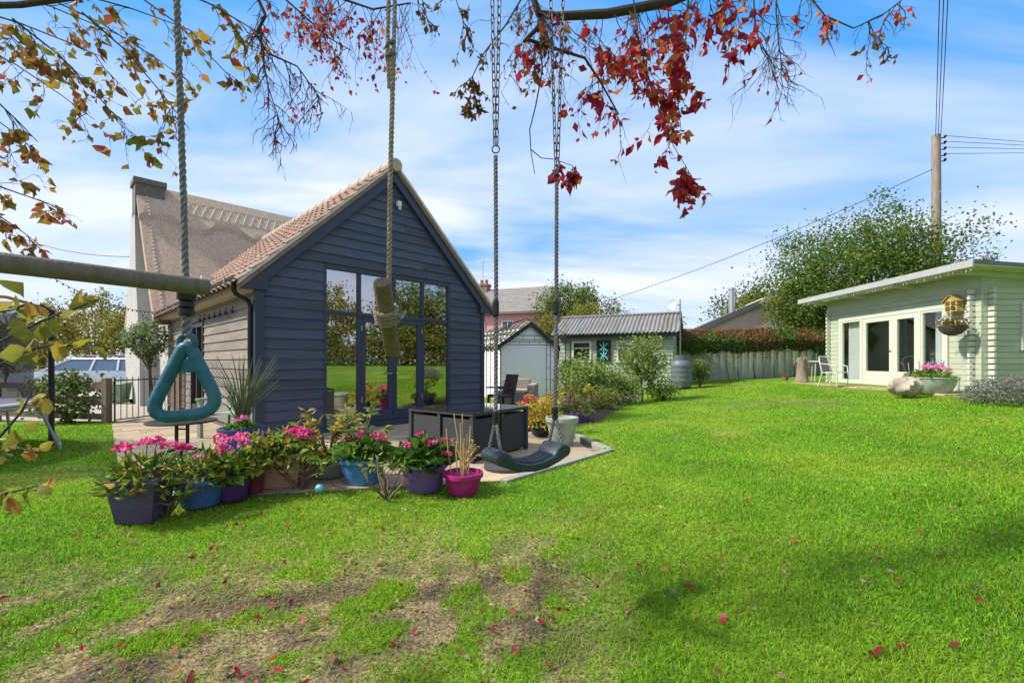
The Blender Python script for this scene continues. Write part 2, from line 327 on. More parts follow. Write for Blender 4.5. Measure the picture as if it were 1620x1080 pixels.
while z < RZ-.12:
    z1 = min(z+EXP+.02, RZ-.05)
    segs = [(xl(z), xl(z1), W-xl(z1), W-xl(z))]
    if z < WZ-.02: segs = [(xl(z), xl(z1), WX0, WX0), (WX1, WX1, W-xl(z1), W-xl(z))]
    if len(segs) == 1 and segs[0][2]-segs[0][1] > 2:
        a, a1, b1, b0 = segs[0]; j = a1+(b1-a1)*random.uniform(.25, .75); segs = [(a, a1, j-.003, j-.003), (j+.003, j+.003, b1, b0)]
    for a, a1, b1, b0 in segs:
        MB().hexa([(a, -.034, z), (b0, -.034, z), (b0, 0, z), (a, 0, z), (a1, -.012, z1), (b1, -.012, z1), (b1, 0, z1), (a1, 0, z1)]).build('weatherboard', BLUE, barn)
    z += EXP
z = .12
DY0, DY1 = 3.55, 4.75      # side door opening along the left wall
while z < EZ-.2:
    z1 = z+EXP+.02
    j = random.uniform(1.2, 2.6)
    for a, b0 in (((.06, j-.002), (j+.002, DY0), (DY1, LEN)) if z < 2.12 else ((.06, j-.002), (j+.002, LEN))):
        MB().hexa([(-.034, a, z), (-.034, b0, z), (0, b0, z), (0, a, z), (-.012, a, z1), (-.012, b0, z1), (0, b0, z1), (0, a, z1)]).build('weatherboard', TAUPE, barn)
    z += EXP
wl = MB()   # wall cores round the openings
wl.box(0.002, WX0, .002, .14, -.1, EZ).box(WX1, W-.002, .002, .14, -.1, EZ)
wl.prism([(WX0, .002, WZ), (WX1, .002, WZ), (WX1, .002, EZ), (WX0, .002, EZ)] if WZ < EZ else [(WX0, .002, WZ), (WX1, .002, WZ), (W-xl(WZ), .002, WZ), (MID, .002, RZ-.06), (xl(WZ), .002, WZ)], (0, .138, 0))
wl.prism([(0.01, .003, EZ), (WX0, .003, EZ), (WX0, .003, WZ), (xl(WZ), .003, WZ)], (0, .13, 0)).prism([(WX1, .003, EZ), (W-.01, .003, EZ), (W-xl(WZ), .003, WZ), (WX1, .003, WZ)], (0, .13, 0))
wl.box(.002, .14, .15, DY0, -.1, EZ).box(.002, .14, DY1, LEN, -.1, EZ).box(.002, .14, DY0, DY1, 2.12, EZ)
wl.box(W-.14, W-.002, .15, LEN, -.1, EZ).box(.15, W-.15, LEN-.14, LEN-.002, -.1, EZ)
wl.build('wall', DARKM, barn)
wi = mat('interior_plaster', (.55, .52, .46), .9, .05, 2, 0)
MB().box(.141, W-.141, 4.6, 4.7, .03, 3.3).build('partition_wall', wi, barn)
MB().box(.13, W-.13, .13, LEN-.13, -.05, .03).build('floor', mat('oak_floor', (.30, .20, .12), .4, .25, 5, .05, stretch=(1, 5, 1)), barn)
MB().box(-.06, 0.075, -.06, 0.06, .05, EZ-.1).build('corner_trim', BLUE2, barn); MB().box(W-.05, W+.05, -.05, 0.08, .05, EZ-.1).build('corner_trim', BLUE2, barn)
MB().box(-.03, W+.03, -.05, .1, -.06, .117).build('plinth', BLUE2, barn)
# right side wall boards
z = .12
while z < EZ-.2:
    z1 = z+EXP+.02
    MB().hexa([(W, .1, z), (W+.034, .1, z), (W+.034, LEN, z), (W, LEN, z), (W, .1, z1), (W+.012, .1, z1), (W+.012, LEN, z1), (W, LEN, z1)]).build('weatherboard', BLUE, barn); z += EXP
# glazed screen
FR = MB(); yo, yi = -.03, .07
scr = MB().box(WX0, WX0+.055, yo, yi, .05, WZ).box(WX1-.055, WX1, yo, yi, .05, WZ).box(WX0+.055, WX1-.055, yo, yi, WZ-.06, WZ).box(WX0+.055, WX1-.055, yo+.002, yi, 2.115, 2.19).box(WX0+.055, WX1-.055, yo, yi, .05, .12)
for x in (1.72, 2.45, 3.14):
    if x != 2.45: scr.box(x-.032, x+.032, yo+.004, yi, .121, 2.114)
    scr.box(x-.03, x+.03, yo+.004, yi, 2.191, WZ-.061)
scr = scr.build('window_frame', BLUE2, barn, bevel=.004)
for a, b_ in ((WX0, 1.72), (1.72, 2.45), (2.45, 3.14), (3.14, WX1)): MB().box(a+.03, b_-.03, .02, .028, 2.18, WZ-.05).build('pane', GLASS, scr)
for a, b_ in ((WX0, 1.72), (3.14, WX1)): MB().box(a+.03, b_-.03, .02, .028, .11, 2.13).build('pane', GLASS, scr)
for a, b_, hx in ((1.755, 2.428, 2.39), (2.432, 3.105, 2.47)):
    d = MB().box(a, a+.085, yo+.008, yi-.02, .125, 2.11).box(b_-.085, b_, yo+.008, yi-.02, .125, 2.11).box(a+.085, b_-.085, yo+.008, yi-.02, 2.02, 2.11).box(a+.085, b_-.085, yo+.008, yi-.02, .125, .33).build('door', BLUE2, barn, bevel=.004)
    MB().box(a+.08, b_-.08, .021, .028, .32, 2.03).build('pane', GLASS, d)
    MB().bar((hx, -.05, 1.04), (hx+(.1 if hx > 2.43 else -.1), -.05, 1.04), .018, .018).build('handle', mat('brushed_steel', (.6, .6, .6), .3, .05, 8, 0, metal=1), d)
    for zz in (.5, 1.85): MB().box((a if hx < 2.43 else b_)-.008, (a if hx < 2.43 else b_)+.008, -.035, -.02, zz, zz+.1).build('hinge', _mc['brushed_steel'], d)
# roof
sl_len = math.hypot(MID+.32, (MID+.32)*PITCH)
def roofz(x): return RZ+.07-abs(x-MID)*PITCH
rs = MB(); OV = .16
for s_ in (-1, 1):
    xe = MID+s_*(MID+.3)
    rs.hexa([(xe, -OV+.02, roofz(xe)-.1), (MID, -OV+.02, roofz(MID)-.1), (MID, LEN, roofz(MID)-.1), (xe, LEN, roofz(xe)-.1), (xe, -OV+.02, roofz(xe)), (MID, -OV+.02, roofz(MID)), (MID, LEN, roofz(MID)), (xe, LEN, roofz(xe))])
rs.build('roof', mat('roof_underlay', (.24, .15, .11), .9, .3, 5, .3), barn)
# pantile: S profile, shared mesh
cols, rows_ = 27, 11; tw = (LEN+OV)/cols; tl = sl_len/rows_; tb = MB(); ns = 7
prof = [(i/(ns-1)*tw*1.06, .018+.026*math.sin(i/(ns-1)*2*math.pi)) for i in range(ns)]
vs = [(0-.04, y, h+.030) for y, h in prof]+[(tl, y, h+.004) for y, h in prof]+[(-.04, y, h+.010) for y, h in prof]
tb.add(vs, [(i, ns+i, ns+i+1, i+1) for i in range(ns-1)]+[(2*ns+i, i, i+1, 2*ns+i+1) for i in range(ns-1)])
tme = tb.mesh('roof_tile'); tme.materials.append(TILE)
ang = math.atan(PITCH); ex = -.32
for r in range(rows_):
    for c in range(cols):
        s_ = r*tl; put('roof_tile', tme, barn, (ex+s_*math.cos(ang), -OV+c*tw, roofz(ex)+.005+s_*math.sin(ang)), (random.uniform(-.015, .015), -ang+random.uniform(-.01, .01), random.uniform(-.012, .012)))
rt = MB(); rt.tube([(0, 0, 0), (0, .47, 0)], [.125, .115], 14); rme = rt.mesh('ridge_tile'); rme.materials.append(mat('ridge_clay', (.42, .33, .25), .9, .25, 6, .3))
for i in range(17): put('ridge_tile', rme, barn, (MID, -OV-.03+i*.455, RZ+.06))
for s_ in (-1, 1):
    xe = MID+s_*(MID+.32); q = lambda x, dz: (x, -OV, roofz(x)+dz)
    MB().prism([q(xe, -.02), q(MID, -.02), q(MID, .05), q(xe, .05)], (0, .1, 0)).build('verge', MORT, barn)
    xb = MID+s_*(MID+.26); yb = -.105
    poly = [(xb, yb, roofz(xb)-.025), (MID, yb, roofz(MID)-.025), (MID, yb, roofz(MID)-.32), (MID+s_*(MID-.12), yb, roofz(MID+s_*(MID-.12))-.32), (MID+s_*(MID-.12), yb, 2.42), (MID+s_*(MID+.03), yb, 2.42), (xb, yb, roofz(xb)-.13)]
    MB().prism(poly, (0, .068, 0)).build('barge_board', BLUE2, barn)
    MB().box(min(xb, MID+s_*MID), max(xb, MID+s_*MID), -.03, LEN, 2.40, 2.43).build('soffit', CREAM, barn)
    MB().box(min(xb, xb+s_*.02), max(xb, xb+s_*.02), -.03, LEN, 2.41, 2.56).build('fascia', CREAM if s_ < 0 else BLUE2, barn)
gx = -.26-.075; g = MB(); nn = 9
for k, yy in enumerate((-.16, LEN)):
    g.v += [(gx+.062*math.cos(math.pi+math.pi*i/(nn-1)), yy, 2.585+.062*math.sin(math.pi+math.pi*i/(nn-1))) for i in range(nn)]+[(gx+.055*math.cos(2*math.pi-math.pi*i/(nn-1)), yy, 2.585+.055*math.sin(2*math.pi-math.pi*i/(nn-1))) for i in range(nn)]
m_ = 2*nn; g.f += [(i, (i+1) % m_, m_+(i+1) % m_, m_+i) for i in range(m_)]+[tuple(range(m_)), tuple(range(2*m_-1, m_-1, -1))]
gut = g.build('gutter', BLACKP, barn, True)
for i in range(9): MB().box(gx-.066, gx+.066, .3+i*.85, .33+i*.85, 2.515, 2.6).build('bracket', mat('pale_bracket', (.30, .31, .30), .5, .1, 5, 0), gut)
MB().tube([(gx, .05, 2.53), (gx, .05, 2.40), (gx+.04, .06, 2.33), (-.11, .1, 2.24), (-.085, .1, 2.16), (-.085, .1, .02)], .038, 10).build('downpipe', BLACKP, barn, True)
# side door
sdm = MB().box(-.05, .06, DY0, DY0+.07, .05, 2.12).box(-.05, .06, DY1-.07, DY1, .05, 2.12).box(-.05, .06, DY0+.07, DY1-.07, 2.04, 2.12).box(-.04, .06, DY0+.07, DY1-.07, .05, .3).box(-.045, .05, DY0+.56, DY0+.64, .3, 2.04).build('side_door', BLACKP, barn)
MB().box(0, .008, DY0+.07, DY0+.56, .3, 2.04).build('pane', GLASS, sdm); MB().box(0, .008, DY0+.64, DY1-.07, .3, 2.04).build('pane', GLASS, sdm)
sec = MB().box(2.47, 2.56, -.13, -.06, 4.36, 4.47).build('security_light', mat('light_grey_plastic', (.62, .63, .60), .4, .05, 4, 0), barn, bevel=.01)
MB().lathe([(.02, 0), (.03, .015), (.03, .045), (.012, .06)], 10, (2.53, -.1, 4.30)).build('sensor', _mc['light_grey_plastic'], sec)
for i in range(7):
    y_ = 1.2+i*.42
    MB().tube([(-.06, y_, 2.27), (-.07, y_, 2.2)], .012, 6).lathe([(.015, -.07), (.032, -.05), (.034, -.02), (.015, 0)], 10, (-.07, y_, 2.2)).build('festoon_bulb', mat('smoked_bulb', (.06, .055, .05), .2, .1, 5, 0), barn, True)
# inside the barn
sofa = thing('sofa', 'dark red leather sofa inside the glazed barn', 'sofa', Vector((*barn_w(1.25, 1.5), .03)), BA)
SF = mat('oxblood_leather', (.12, .035, .022), .4, .2, 6, .1)
MB().box(-.85, .85, -.4, .4, .12, .42).build('seat', SF, sofa, bevel=.05); MB().box(-.85, .85, -.45, -.22, .3, .82).build('backrest', SF, sofa, bevel=.06)
for s_ in (-1, 1): MB().box(s_*.85-.1, s_*.85+.1, -.45, .4, .1, .6).build('armrest', SF, sofa, bevel=.05)
WHITE = mat('white_paint', (.72, .72, .69), .5, .06, 4, .05)
idr = thing('interior_door', 'white panelled interior door seen through the barn glazing', 'door', Vector((*barn_w(3.55, 4.5), .03)), BA)
MB().box(-.42, .42, 0, .06, 0, 2.0).build('leaf', WHITE, idr)
for a, b_ in ((.2, .9), (1.05, 1.85)):
    for s_ in (-1, 1): MB().box(s_*.19-.13, s_*.19+.13, -.015, 0.001, a, b_).build('panel', WHITE, idr, bevel=.01)
tb_ = thing('side_table', 'small cream side table with turned legs inside the barn', 'table', Vector((*barn_w(3.0, 1.5), .03)), BA)
MB().box(-.3, .3, -.25, .25, .62, .66).build('table_top', CREAM, tb_)
for i in (-1, 1):
    for j in (-1, 1): MB().tube([(i*.26, j*.21, 0), (i*.25, j*.2, .3), (i*.25, j*.2, .62)], [.015, .025, .02], 8).build('leg', CREAM, tb_)
lp = thing('table_lamp', 'white shaded lamp on the side table inside the barn', 'lamp', Vector((*barn_w(2.95, 1.5), .69)), BA)
MB().lathe([(.08, 0), (.05, .02), (.02, .1), (.04, .2), (.012, .33)], 14).build('base', WHITE, lp, True); MB().lathe([(.17, .3), (.09, .52)], 18).build('lamp_shade', WHITE, lp, True)
# ------------------------------------------------------------------ thatched house
th = thing('thatched_house', 'pale rendered cottage with thatched roof and scalloped ridge behind the barn', 'house', (-9.75, 12.55, 0), BA)
THATCH = mat('thatch', (.46, .335, .235), .95, .55, 24, 1.0, stretch=(1.6, .8, .8), bscale=60, col2=(.30, .22, .16), c2pos=(.5, .8))
THATCH2 = mat('thatch_ridge', (.47, .35, .245), .95, .5, 26, 1.0, bscale=70)
REND = mat('lime_render', (.40, .385, .355), .9, .12, 3, .5, bscale=25)
HL, HW, HE, HR = 11, 6.2, 2.65, 6.95; hm = HW/2
MB().prism([(0, 0, -.2), (0, HW, -.2), (0, HW, HE+.2), (0, hm, HR-.3), (0, 0, HE+.2)], (HL, 0, 0)).build('wall', REND, th)
def tp(x, s, dz): # s: 0 eave ... 1 ridge on the front slope
    y = -.42+(hm+.42)*s; return (x, y, HE-.1+(HR-HE+.1)*s+.14*math.sin(s*math.pi)*-.6+dz)
rm = MB(); nxr, nsr = 30, 12
for side in (0, 1):
    o = len(rm.v)
    for top_ in (1, 0):
        for i in range(nxr+1):
            for j in range(nsr+1):
                x = -.38+(HL+.5)*i/nxr; sag = .10*math.sin(i*.9)*.3; p = tp(x, j/nsr, (0.0+sag*.3 if top_ else -.36*(1 if j else .75)))
                rm.v.append(p if side == 0 else (p[0], HW-p[1], p[2]))
    n1_ = (nxr+1)*(nsr+1); A = lambda t_, i, j: o+t_*n1_+i*(nsr+1)+j
    for i in range(nxr):
        for j in range(nsr): rm.f += [(A(0, i, j), A(0, i+1, j), A(0, i+1, j+1), A(0, i, j+1)), (A(1, i, j), A(1, i, j+1), A(1, i+1, j+1), A(1, i+1, j))]
        rm.f.append((A(0, i, 0), A(1, i, 0), A(1, i+1, 0), A(0, i+1, 0)))
    for j in range(nsr): rm.f += [(A(0, 0, j), A(0, 0, j+1), A(1, 0, j+1), A(1, 0, j)), (A(0, nxr, j), A(1, nxr, j), A(1, nxr, j+1), A(0, nxr, j+1))]
roof = rm.build('roof', THATCH, th, True)
def scal(x):
    ph = (x+.3) % 1.9; return .75-.075*max(0, math.sin(min(max((ph-.8)/1.1, 0), 1)*math.pi))**.7
nx_ = 130; cm = MB(); ns2 = 5
for lay in (0, 1):
    for i in range(nx_+1):
        x = -.42+(HL+.5)*i/nx_; s0 = scal(x)
        for j in range(ns2+1): s = s0+(1.0-s0)*j/ns2; cm.v.append(tp(x, s, .2-.05*(j/ns2) if lay == 0 else 0))
B_ = lambda l_, i, j: l_*(nx_+1)*(ns2+1)+i*(ns2+1)+j
for i in range(nx_):
    for j in range(ns2): cm.f.append((B_(0, i, j), B_(0, i+1, j), B_(0, i+1, j+1), B_(0, i, j+1)))
    cm.f.append((B_(0, i, 0), B_(1, i, 0), B_(1, i+1, 0), B_(0, i+1, 0)))
for j in range(ns2): cm.f.append((B_(0, 0, j), B_(0, 0, j+1), B_(1, 0, j+1), B_(1, 0, j)))
cap = cm.build('thatch_ridge_cap', THATCH2, roof, True)
LIG = mat('pale_hazel_rod', (.52, .44, .34), .8, .1, 9, 0); lg = MB()
for i in range(44):
    x = i*.25
    for s0, s1 in ((.80, .92), (.92, .80)): lg.bar(tp(x, s0, .195-.05*(s0-.75)*4), tp(x+.25, s1, .195-.05*(s1-.75)*4), .022, .02)
for s0 in (.80, .92): lg.bar(tp(-.3, s0, .197-.05*(s0-.75)*4), tp(HL, s0, .197-.05*(s0-.75)*4), .02, .016)
stuff(lg.build('hazel_ligger', LIG, roof))
lg = MB()
for i in range(34): s = i/34*.98; lg.bar(tp(-.16, s, .02 if s < .72 else .205), tp(-.16, s+.016, .02 if s < .72 else .205), .045, .02)
stuff(lg.build('verge_spar', LIG, roof))
ch = MB(); ch.prism([(-.45, hm-1.5, -.2), (-.45, hm+2.6, -.2), (-.45, hm+2.4, 2.0), (-.45, hm+1.3, 4.2), (-.45, hm+.7, 6.2), (-.45, hm-.25, 6.2), (-.45, hm-.5, 4.0), (-.45, hm-1.4, 1.6)], (.47, 0, 0))
ch.build('chimney_breast', REND, th)
st = MB().box(-.45, .3, hm-.4, hm+.4, 6.0, 7.12).box(-.5, .35, hm-.45, hm+.45, 7.0, 7.17).build('chimney', mat('dark_chimney_brick', (.13, .115, .10), .9, .3, 10, .4), th)
MB().box(1.0, 1.9, -.02, .05, .9, 1.9).build('window', WHITE, th)
# string of small lights from the cottage towards the left
def catenary(a, b, sag, n=24): return [Vector(a).lerp(Vector(b), i/n)-Vector((0, 0, sag*4*(i/n)*(1-i/n))) for i in range(n+1)]
CABLE = mat('dark_cable', (.02, .02, .022), .6, .1, 5, 0)
fl = thing('festoon_string', 'dark festoon cable with small bulbs strung from cottage eave', 'string lights')
pts = catenary(at(258, 493, 12.3), at(60, 425, 9), .25, 26); MB().tube(pts, .006, 5).build('cable', CABLE, fl)
for i in range(2, 25): MB().lathe([(.006, -.05), (.014, -.038), (.014, -.015), (.006, 0)], 7, pts[i]).build('bulb', _mc['smoked_bulb'], fl)
tag(MB().tube(catenary(at(240, 405, 15), at(0, 362, 20), .4), .012, 5).build('telephone_wire', CABLE), 'thin dark wire running to the cottage gable', 'wire')

# ------------------------------------------------------------------ summer house
GREEN = mat('sage_green_paint', (.42, .45, .335), .6, .14, 4, .15, stretch=(.6, .6, 3), obj_var=.05)
GREENT = mat('pale_sage_trim', (.52, .54, .44), .5, .06, 4, .08)
FELT = mat('grey_roof_felt', (.115, .115, .12), .9, .2, 10, .3)
SA = math.atan2(-.05, 1); sh = thing('summer_house', 'sage green log summer house with double glazed doors and pent roof', 'building', (10.24, 9.65, .58), SA)
LOG = .128; SHL, SHW = 5.1, 4.6
def shy(px):   # length along the front wall for a picture column
    r = (px-CX)/F; return (10.24-r*9.65)/(r*math.cos(SA)+math.sin(SA)*1.0) if False else (10.24-r*9.65)/(r*math.cos(-SA)-math.sin(-SA))
D0, D1 = shy(1502), shy(1329); nlog = 18
for i in range(nlog):
    z0 = i*LOG; z1 = z0+LOG-.004
    def log(a, b_, axis, x):
        e = .006; p = [(0, z0), (0, z0+.02), (0, z1-.02), (0, z1)]
        if axis == 'y':
            MB().prism([(x+.01, a, z0), (x, a, z0+e), (x, a, z1-e), (x+.01, a, z1), (x+.06, a, z1), (x+.06, a, z0)], (0, b_-a, 0)).build('wall_log', GREEN, sh)
        else:
            MB().prism([(a, x+.01, z0), (a, x+.06, z0), (a, x+.06, z1), (a, x+.01, z1), (a, x, z1-e), (a, x, z0+e)], (b_-a, 0, 0)).build('wall_log', GREEN, sh)
    if z0 < 2.02: log(0.004, D0, 'y', 0); log(D1, SHL, 'y', 0)
    else: log(0.004, SHL, 'y', 0)
    WXa = .85
    if 1.0 < z0 < 1.85: log(.064, WXa, 'x', 0); log(WXa+.9, SHW, 'x', 0)
    else: log(.064, SHW, 'x', 0)
    # projecting log ends at the corners
    for yy in (.16, SHL-.16):
        MB().prism([(-.13, yy-.03, z0+.014), (-.13, yy+.03, z0+.014), (-.13, yy+.03, z1-.014), (-.13, yy-.03, z1-.014)], (.131, 0, 0)).build('log_end', GREENT, sh, bevel=.01)
    MB().box(.13, .19, -.13, 0.0, z0+.014, z1-.014).build('log_end', GREENT, sh, bevel=.01)
wm = MB().box(.07, .1, .07, D0, 0, 2.3).box(.07, .1, D1, SHL, 0, 2.3).box(.07, .1, D0, D1, 2.05, 2.3).box(.1, .84, .07, .1, 0, 2.3).box(1.76, SHW, .07, .1, 0, 2.3).box(.84, 1.76, .07, .1, 0, 1.0).box(.84, 1.76, .07, .1, 1.93, 2.3).box(.1, SHW, SHL-.05, SHL, 0, 2.3).box(SHW-.05, SHW, .1, SHL-.05, 0, 2.3)
wm.build('wall_lining', mat('pine_lining', (.52, .43, .32), .8, .15, 5, .05), sh)
MB().box(.1, SHW-.05, .1, SHL-.05, -.02, .03).build('floor', _mc['oak_floor'], sh)
fr = MB().box(-.05, .06, D0, D0+.1, 0.03, 2.05).box(-.05, .06, D1-.1, D1, .03, 2.05).box(-.05, .06, D0+.1, D1-.1, 1.95, 2.05).box(-.05, .06, D0+.1, D1-.1, .03, .1)
DM = shy(1415); DA, DB = shy(1455), shy(1367); fr.box(-.05, .06, DA-.08, DA-.012, .1, 1.95).box(-.05, .06, DB+.012, DB+.08, .1, 1.95); fr = fr.build('window_frame', GREENT, sh, bevel=.004)
GL2 = glassmat('summer_glass', .2, (.9, .93, .93))
def light(a, b_, z0, z1, st_, parent, nm):
    f = MB().box(-.04, .03, a, a+st_, z0, z1).box(-.04, .03, b_-st_, b_, z0, z1).box(-.04, .03, a+st_, b_-st_, z1-st_, z1).box(-.04, .03, a+st_, b_-st_, z0, z0+(.32 if nm == 'door' else st_)).build(nm, GREENT, parent, bevel=.004)
    MB().box(-.01, -.004, a+st_-.01, b_-st_+.01, z0+st_-.01, z1-st_+.01).build('pane', GL2, f); return f
light(D0+.1, DA-.08, .1, 1.95, .05, sh, 'window'); light(DB+.08, D1-.1, .1, 1.95, .05, sh, 'window')
d1 = light(DA-.01, DM-.002, .1, 1.95, .13, sh, 'door'); d2 = light(DM+.002, DB+.01, .1, 1.95, .13, sh, 'door')
MB().bar((-.07, DM+.04, 1.0), (-.07, DM+.14, 1.0), .02, .02).build('handle', _mc['brushed_steel'], d2)
MB().box(.79, 1.81, -.07, .03, .94, .995).build('window_sill', GREENT, sh)
sw = MB().box(.80, .88, -.05, .06, 1.0, 1.95).box(1.72, 1.80, -.05, .06, 1.0, 1.95).box(.88, 1.72, -.05, .06, 1.87, 1.95).box(.88, 1.72, -.05, .06, 1.0, 1.08).build('window', GREENT, sh); MB().box(.85, 1.75, 0, .01, 1.05, 1.9).build('pane', GL2, sw)
CURT = mat('white_voile', (.78, .77, .74), .9, .05, 3, 0)
def curtain(a, b_, x=.14):
    n_ = max(12, int((b_-a)/.02)); c = MB()
    for k in range(n_+1): y_ = a+(b_-a)*k/n_; xx = x+.025*math.sin(k*1.1); c.v += [(xx, y_, .12), (xx*.9+.014, y_, 1.93)]
    c.f = [(2*k, 2*k+2, 2*k+3, 2*k+1) for k in range(n_)]; return c
for a, b_ in ((D0+.16, D0+.16+(DA-D0)*.48), (DB+.13, D1-.2)): curtain(a, b_).build('curtain', CURT, sh, True)
# pent roof
rz_ = lambda x: 2.80-.085*(x+.55)
def slab(z_off, th_, grow, y0, y1): return MB().hexa([(-.62-grow, y0, rz_(-.62)+z_off), (SHW+.3, y0, rz_(SHW+.3)+z_off), (SHW+.3, y1, rz_(SHW+.3)+z_off), (-.62-grow, y1, rz_(-.62)+z_off), (-.62-grow, y0, rz_(-.62)+z_off+th_), (SHW+.3, y0, rz_(SHW+.3)+z_off+th_), (SHW+.3, y1, rz_(SHW+.3)+z_off+th_), (-.62-grow, y1, rz_(-.62)+z_off+th_)])
rf = slab(-.1, .03, -.02, -.48, SHL+.48).build('roof', GREENT, sh)
slab(-.07, .075, 0, -.5, SHL+.5).build('roof_felt', FELT, rf)
MB().box(-.655, -.622, -.5, SHL+.5, rz_(-.62)-.135, rz_(-.62)+.012).build('fascia', mat('pale_fascia', (.36, .365, .36), .6, .12, 6, .1), rf)
for yy in (-.02, 1.7, 3.4, SHL-.05):
    MB().hexa([(-.5, yy-.035, rz_(-.5)-.2), (SHW, yy-.035, rz_(SHW)-.22), (SHW, yy+.035, rz_(SHW)-.22), (-.5, yy+.035, rz_(-.5)-.2), (-.5, yy-.035, rz_(-.5)-.103), (SHW, yy-.035, rz_(SHW)-.103), (SHW, yy+.035, rz_(SHW)-.103), (-.5, yy+.035, rz_(-.5)-.103)]).build('rafter', GREENT, rf)
MB().prism([(0.003, .003, 2.3), (SHW, .003, 2.3), (SHW, .003, rz_(SHW)-.11), (0.003, .003, rz_(0)-.11)], (0, .05, 0)).build('gable_panel', GREEN, sh); MB().box(.006, .05, .054, SHL, 2.3, rz_(0)-.11).build('gable_panel', GREEN, sh)
mini = MB()
for i in range(60): y_ = -.4+i*.1; mini.box(-.60, -.585, y_, y_+.012, rz_(-.6)-.17-random.random()*.05, rz_(-.6)-.14)
stuff(mini.build('fairy_lights', WHITE, rf))
SHM = Matrix.Translation((10.24, 9.65, .58)) @ Matrix.Rotation(SA, 4, 'Z')
# things on and by the summer house
ih = thing('insect_house', 'small yellow wooden insect house hung on the summer house', 'insect house', SHM @ Vector((-.09, shy(1516), 1.84)), SA+R(-90))
YW = mat('yellow_pine', (.50, .34, .09), .7, .2, 9, .2); ihb = MB().prism([(-.15, -.08, 0), (.15, -.08, 0), (.15, -.08, .26), (0, -.08, .38), (-.15, -.08, .26)], (0, .16, 0)).build('body', YW, ih)
for i in (-1, 1): MB().hexa([(i*.19, -.12, .22), (0, -.12, .38), (0, .1, .38), (i*.19, .1, .22), (i*.19, -.12, .24), (0, -.12, .40), (0, .1, .40), (i*.19, .1, .24)]).build('roof', mat('honey_wood', (.38, .27, .10), .7, .2, 9, .2), ih)
for i in (-1, 1):
    for z0 in (.03, .15): MB().box(i*.07-.05, i*.07+.05, -.09, -.079, z0, z0+.09).build('nesting_hole', mat('dark_bamboo', (.10, .07, .03), .9, .4, 40, .5), ih)
FB = [(.20, .11, .035), (.30, .18, .06), (.13, .15, .04), (.25, .13, .06)]
hb = thing('hanging_basket', 'hanging basket of dry brown plants on summer house bracket', 'hanging basket', SHM @ Vector((-.42, shy(1535)-.05, 1.27)), SA)
MB().lathe([(.06, 0), (.15, .04), (.22, .12), (.26, .22), (.25, .22), (.2, .19)], 20).build('basket', mat('woven_basket', (.09, .075, .06), .9, .3, 25, .6), hb, True)
P = rng.normal(size=(260, 3))*[.14, .14, .07]+[0, 0, .29]; stuff(leaves('foliage', P, .07, FB, LEAF, hb))
hk = MB(); 
for k in range(3): a = k*2.1; hk.tube([(.27*math.cos(a), .27*math.sin(a), .24), (0, 0, .66)], .005, 4)
hk.tube([(.42, .05, .72), (.0, 0, .68), (-.03, 0, .64)], .009, 6).tube([(.42, .05, .45), (.3, .03, .6), (.12, .01, .695)], .008, 6); hk.build('bracket', BLACKP, hb)
def pot_plant(name, label, loc, prof, pcol, n_=26, sq=0, rz=0, cat='potted plant', group=None, rough=.45, pname='pot'):
    t_ = thing(name, label, cat, loc, rz, group); m_ = mat('pot_'+pname, pcol, rough, .3, 9, .1, col2=tuple(c*.75+.04 for c in pcol), c2pos=(.48, .75))
    p = MB().lathe(prof, n_, sq=sq).build('pot', m_, t_, True)
    top_r, top_z = prof[-1]; MB().lathe([(top_r*.99, top_z-.03), (top_r*.5, top_z-.015), (.01, top_z-.01)], n_, sq=sq).build('soil', SOIL, t_); return t_
def prof_round(r, h, taper=.74, rim=.03): return [(r*taper*.96, 0), (r*taper, .01), (r*(taper+(1-taper)*.55), h*.55), (r*.95, h-rim*1.6), (r*.96, h-rim*1.5), (r*1.03, h-rim*1.4), (r*1.05, h-rim*.4), (r*1.03, h), (r*.93, h), (r*.91, h-.03)]
PINK = [(.75, .05, .28), (.85, .09, .36), (.68, .04, .20), (.88, .18, .45)]; PALEP = [(.8, .25, .5), (.75, .15, .42), (.85, .4, .6)]
GR = [(.10, .20, .03), (.14, .26, .04), (.19, .31, .05), (.07, .15, .025)]; YG = [(.34, .35, .05), (.42, .36, .06), (.2, .27, .04), (.38, .26, .05), (.16, .23, .04)]
FLW = leafmat('petal', .25, .6)
def mound(parent, r, h, z0, n_, size, pal, name='foliage', asp=.7, c=(0, 0)):
    d = unit(rng.normal(size=(n_, 3))); d[:, 2] = np.abs(d[:, 2]); k = rng.uniform(.45, 1.08, (n_, 1)); P_ = d*k*[r, r, h]+[c[0], c[1], z0]
    D_ = d*[1, 1, .5]+rng.normal(size=(n_, 3))*.5; return stuff(leaves(name, P_, size, pal, LEAF, parent, asp, D_))
def heads(parent, pts, r, pal, n_=40):
    for p in pts:
        d = unit(rng.normal(size=(n_, 3))); d[:, 2] = np.abs(d[:, 2])*.9-.15
        leaves('flower_head', np.array(p)+d*r*rng.uniform(.6, 1, (n_, 1)), r*.75, pal, FLW, parent, .9, d+rng.normal(size=(n_, 3))*.4)
    sm_ = MB()
    for p in pts: sm_.tube([(p[0]*.5, p[1]*.5, p[2]*.4+.1), (p[0], p[1], p[2])], .004, 4)
    sm_.build('flower_stem', mat('green_stem', (.10, .16, .04), .7, .2, 9, 0), parent)
p0 = gnd(1472, 622, .555)
t_ = pot_plant('hydrangea_planter', 'large sage green bowl planter of pink flowers by the summer house', p0, [(.30, 0), (.33, .02), (.42, .2), (.455, .345), (.47, .35), (.47, .37), (.43, .37), (.42, .33)], (.36, .42, .32), pname='sage_bowl')
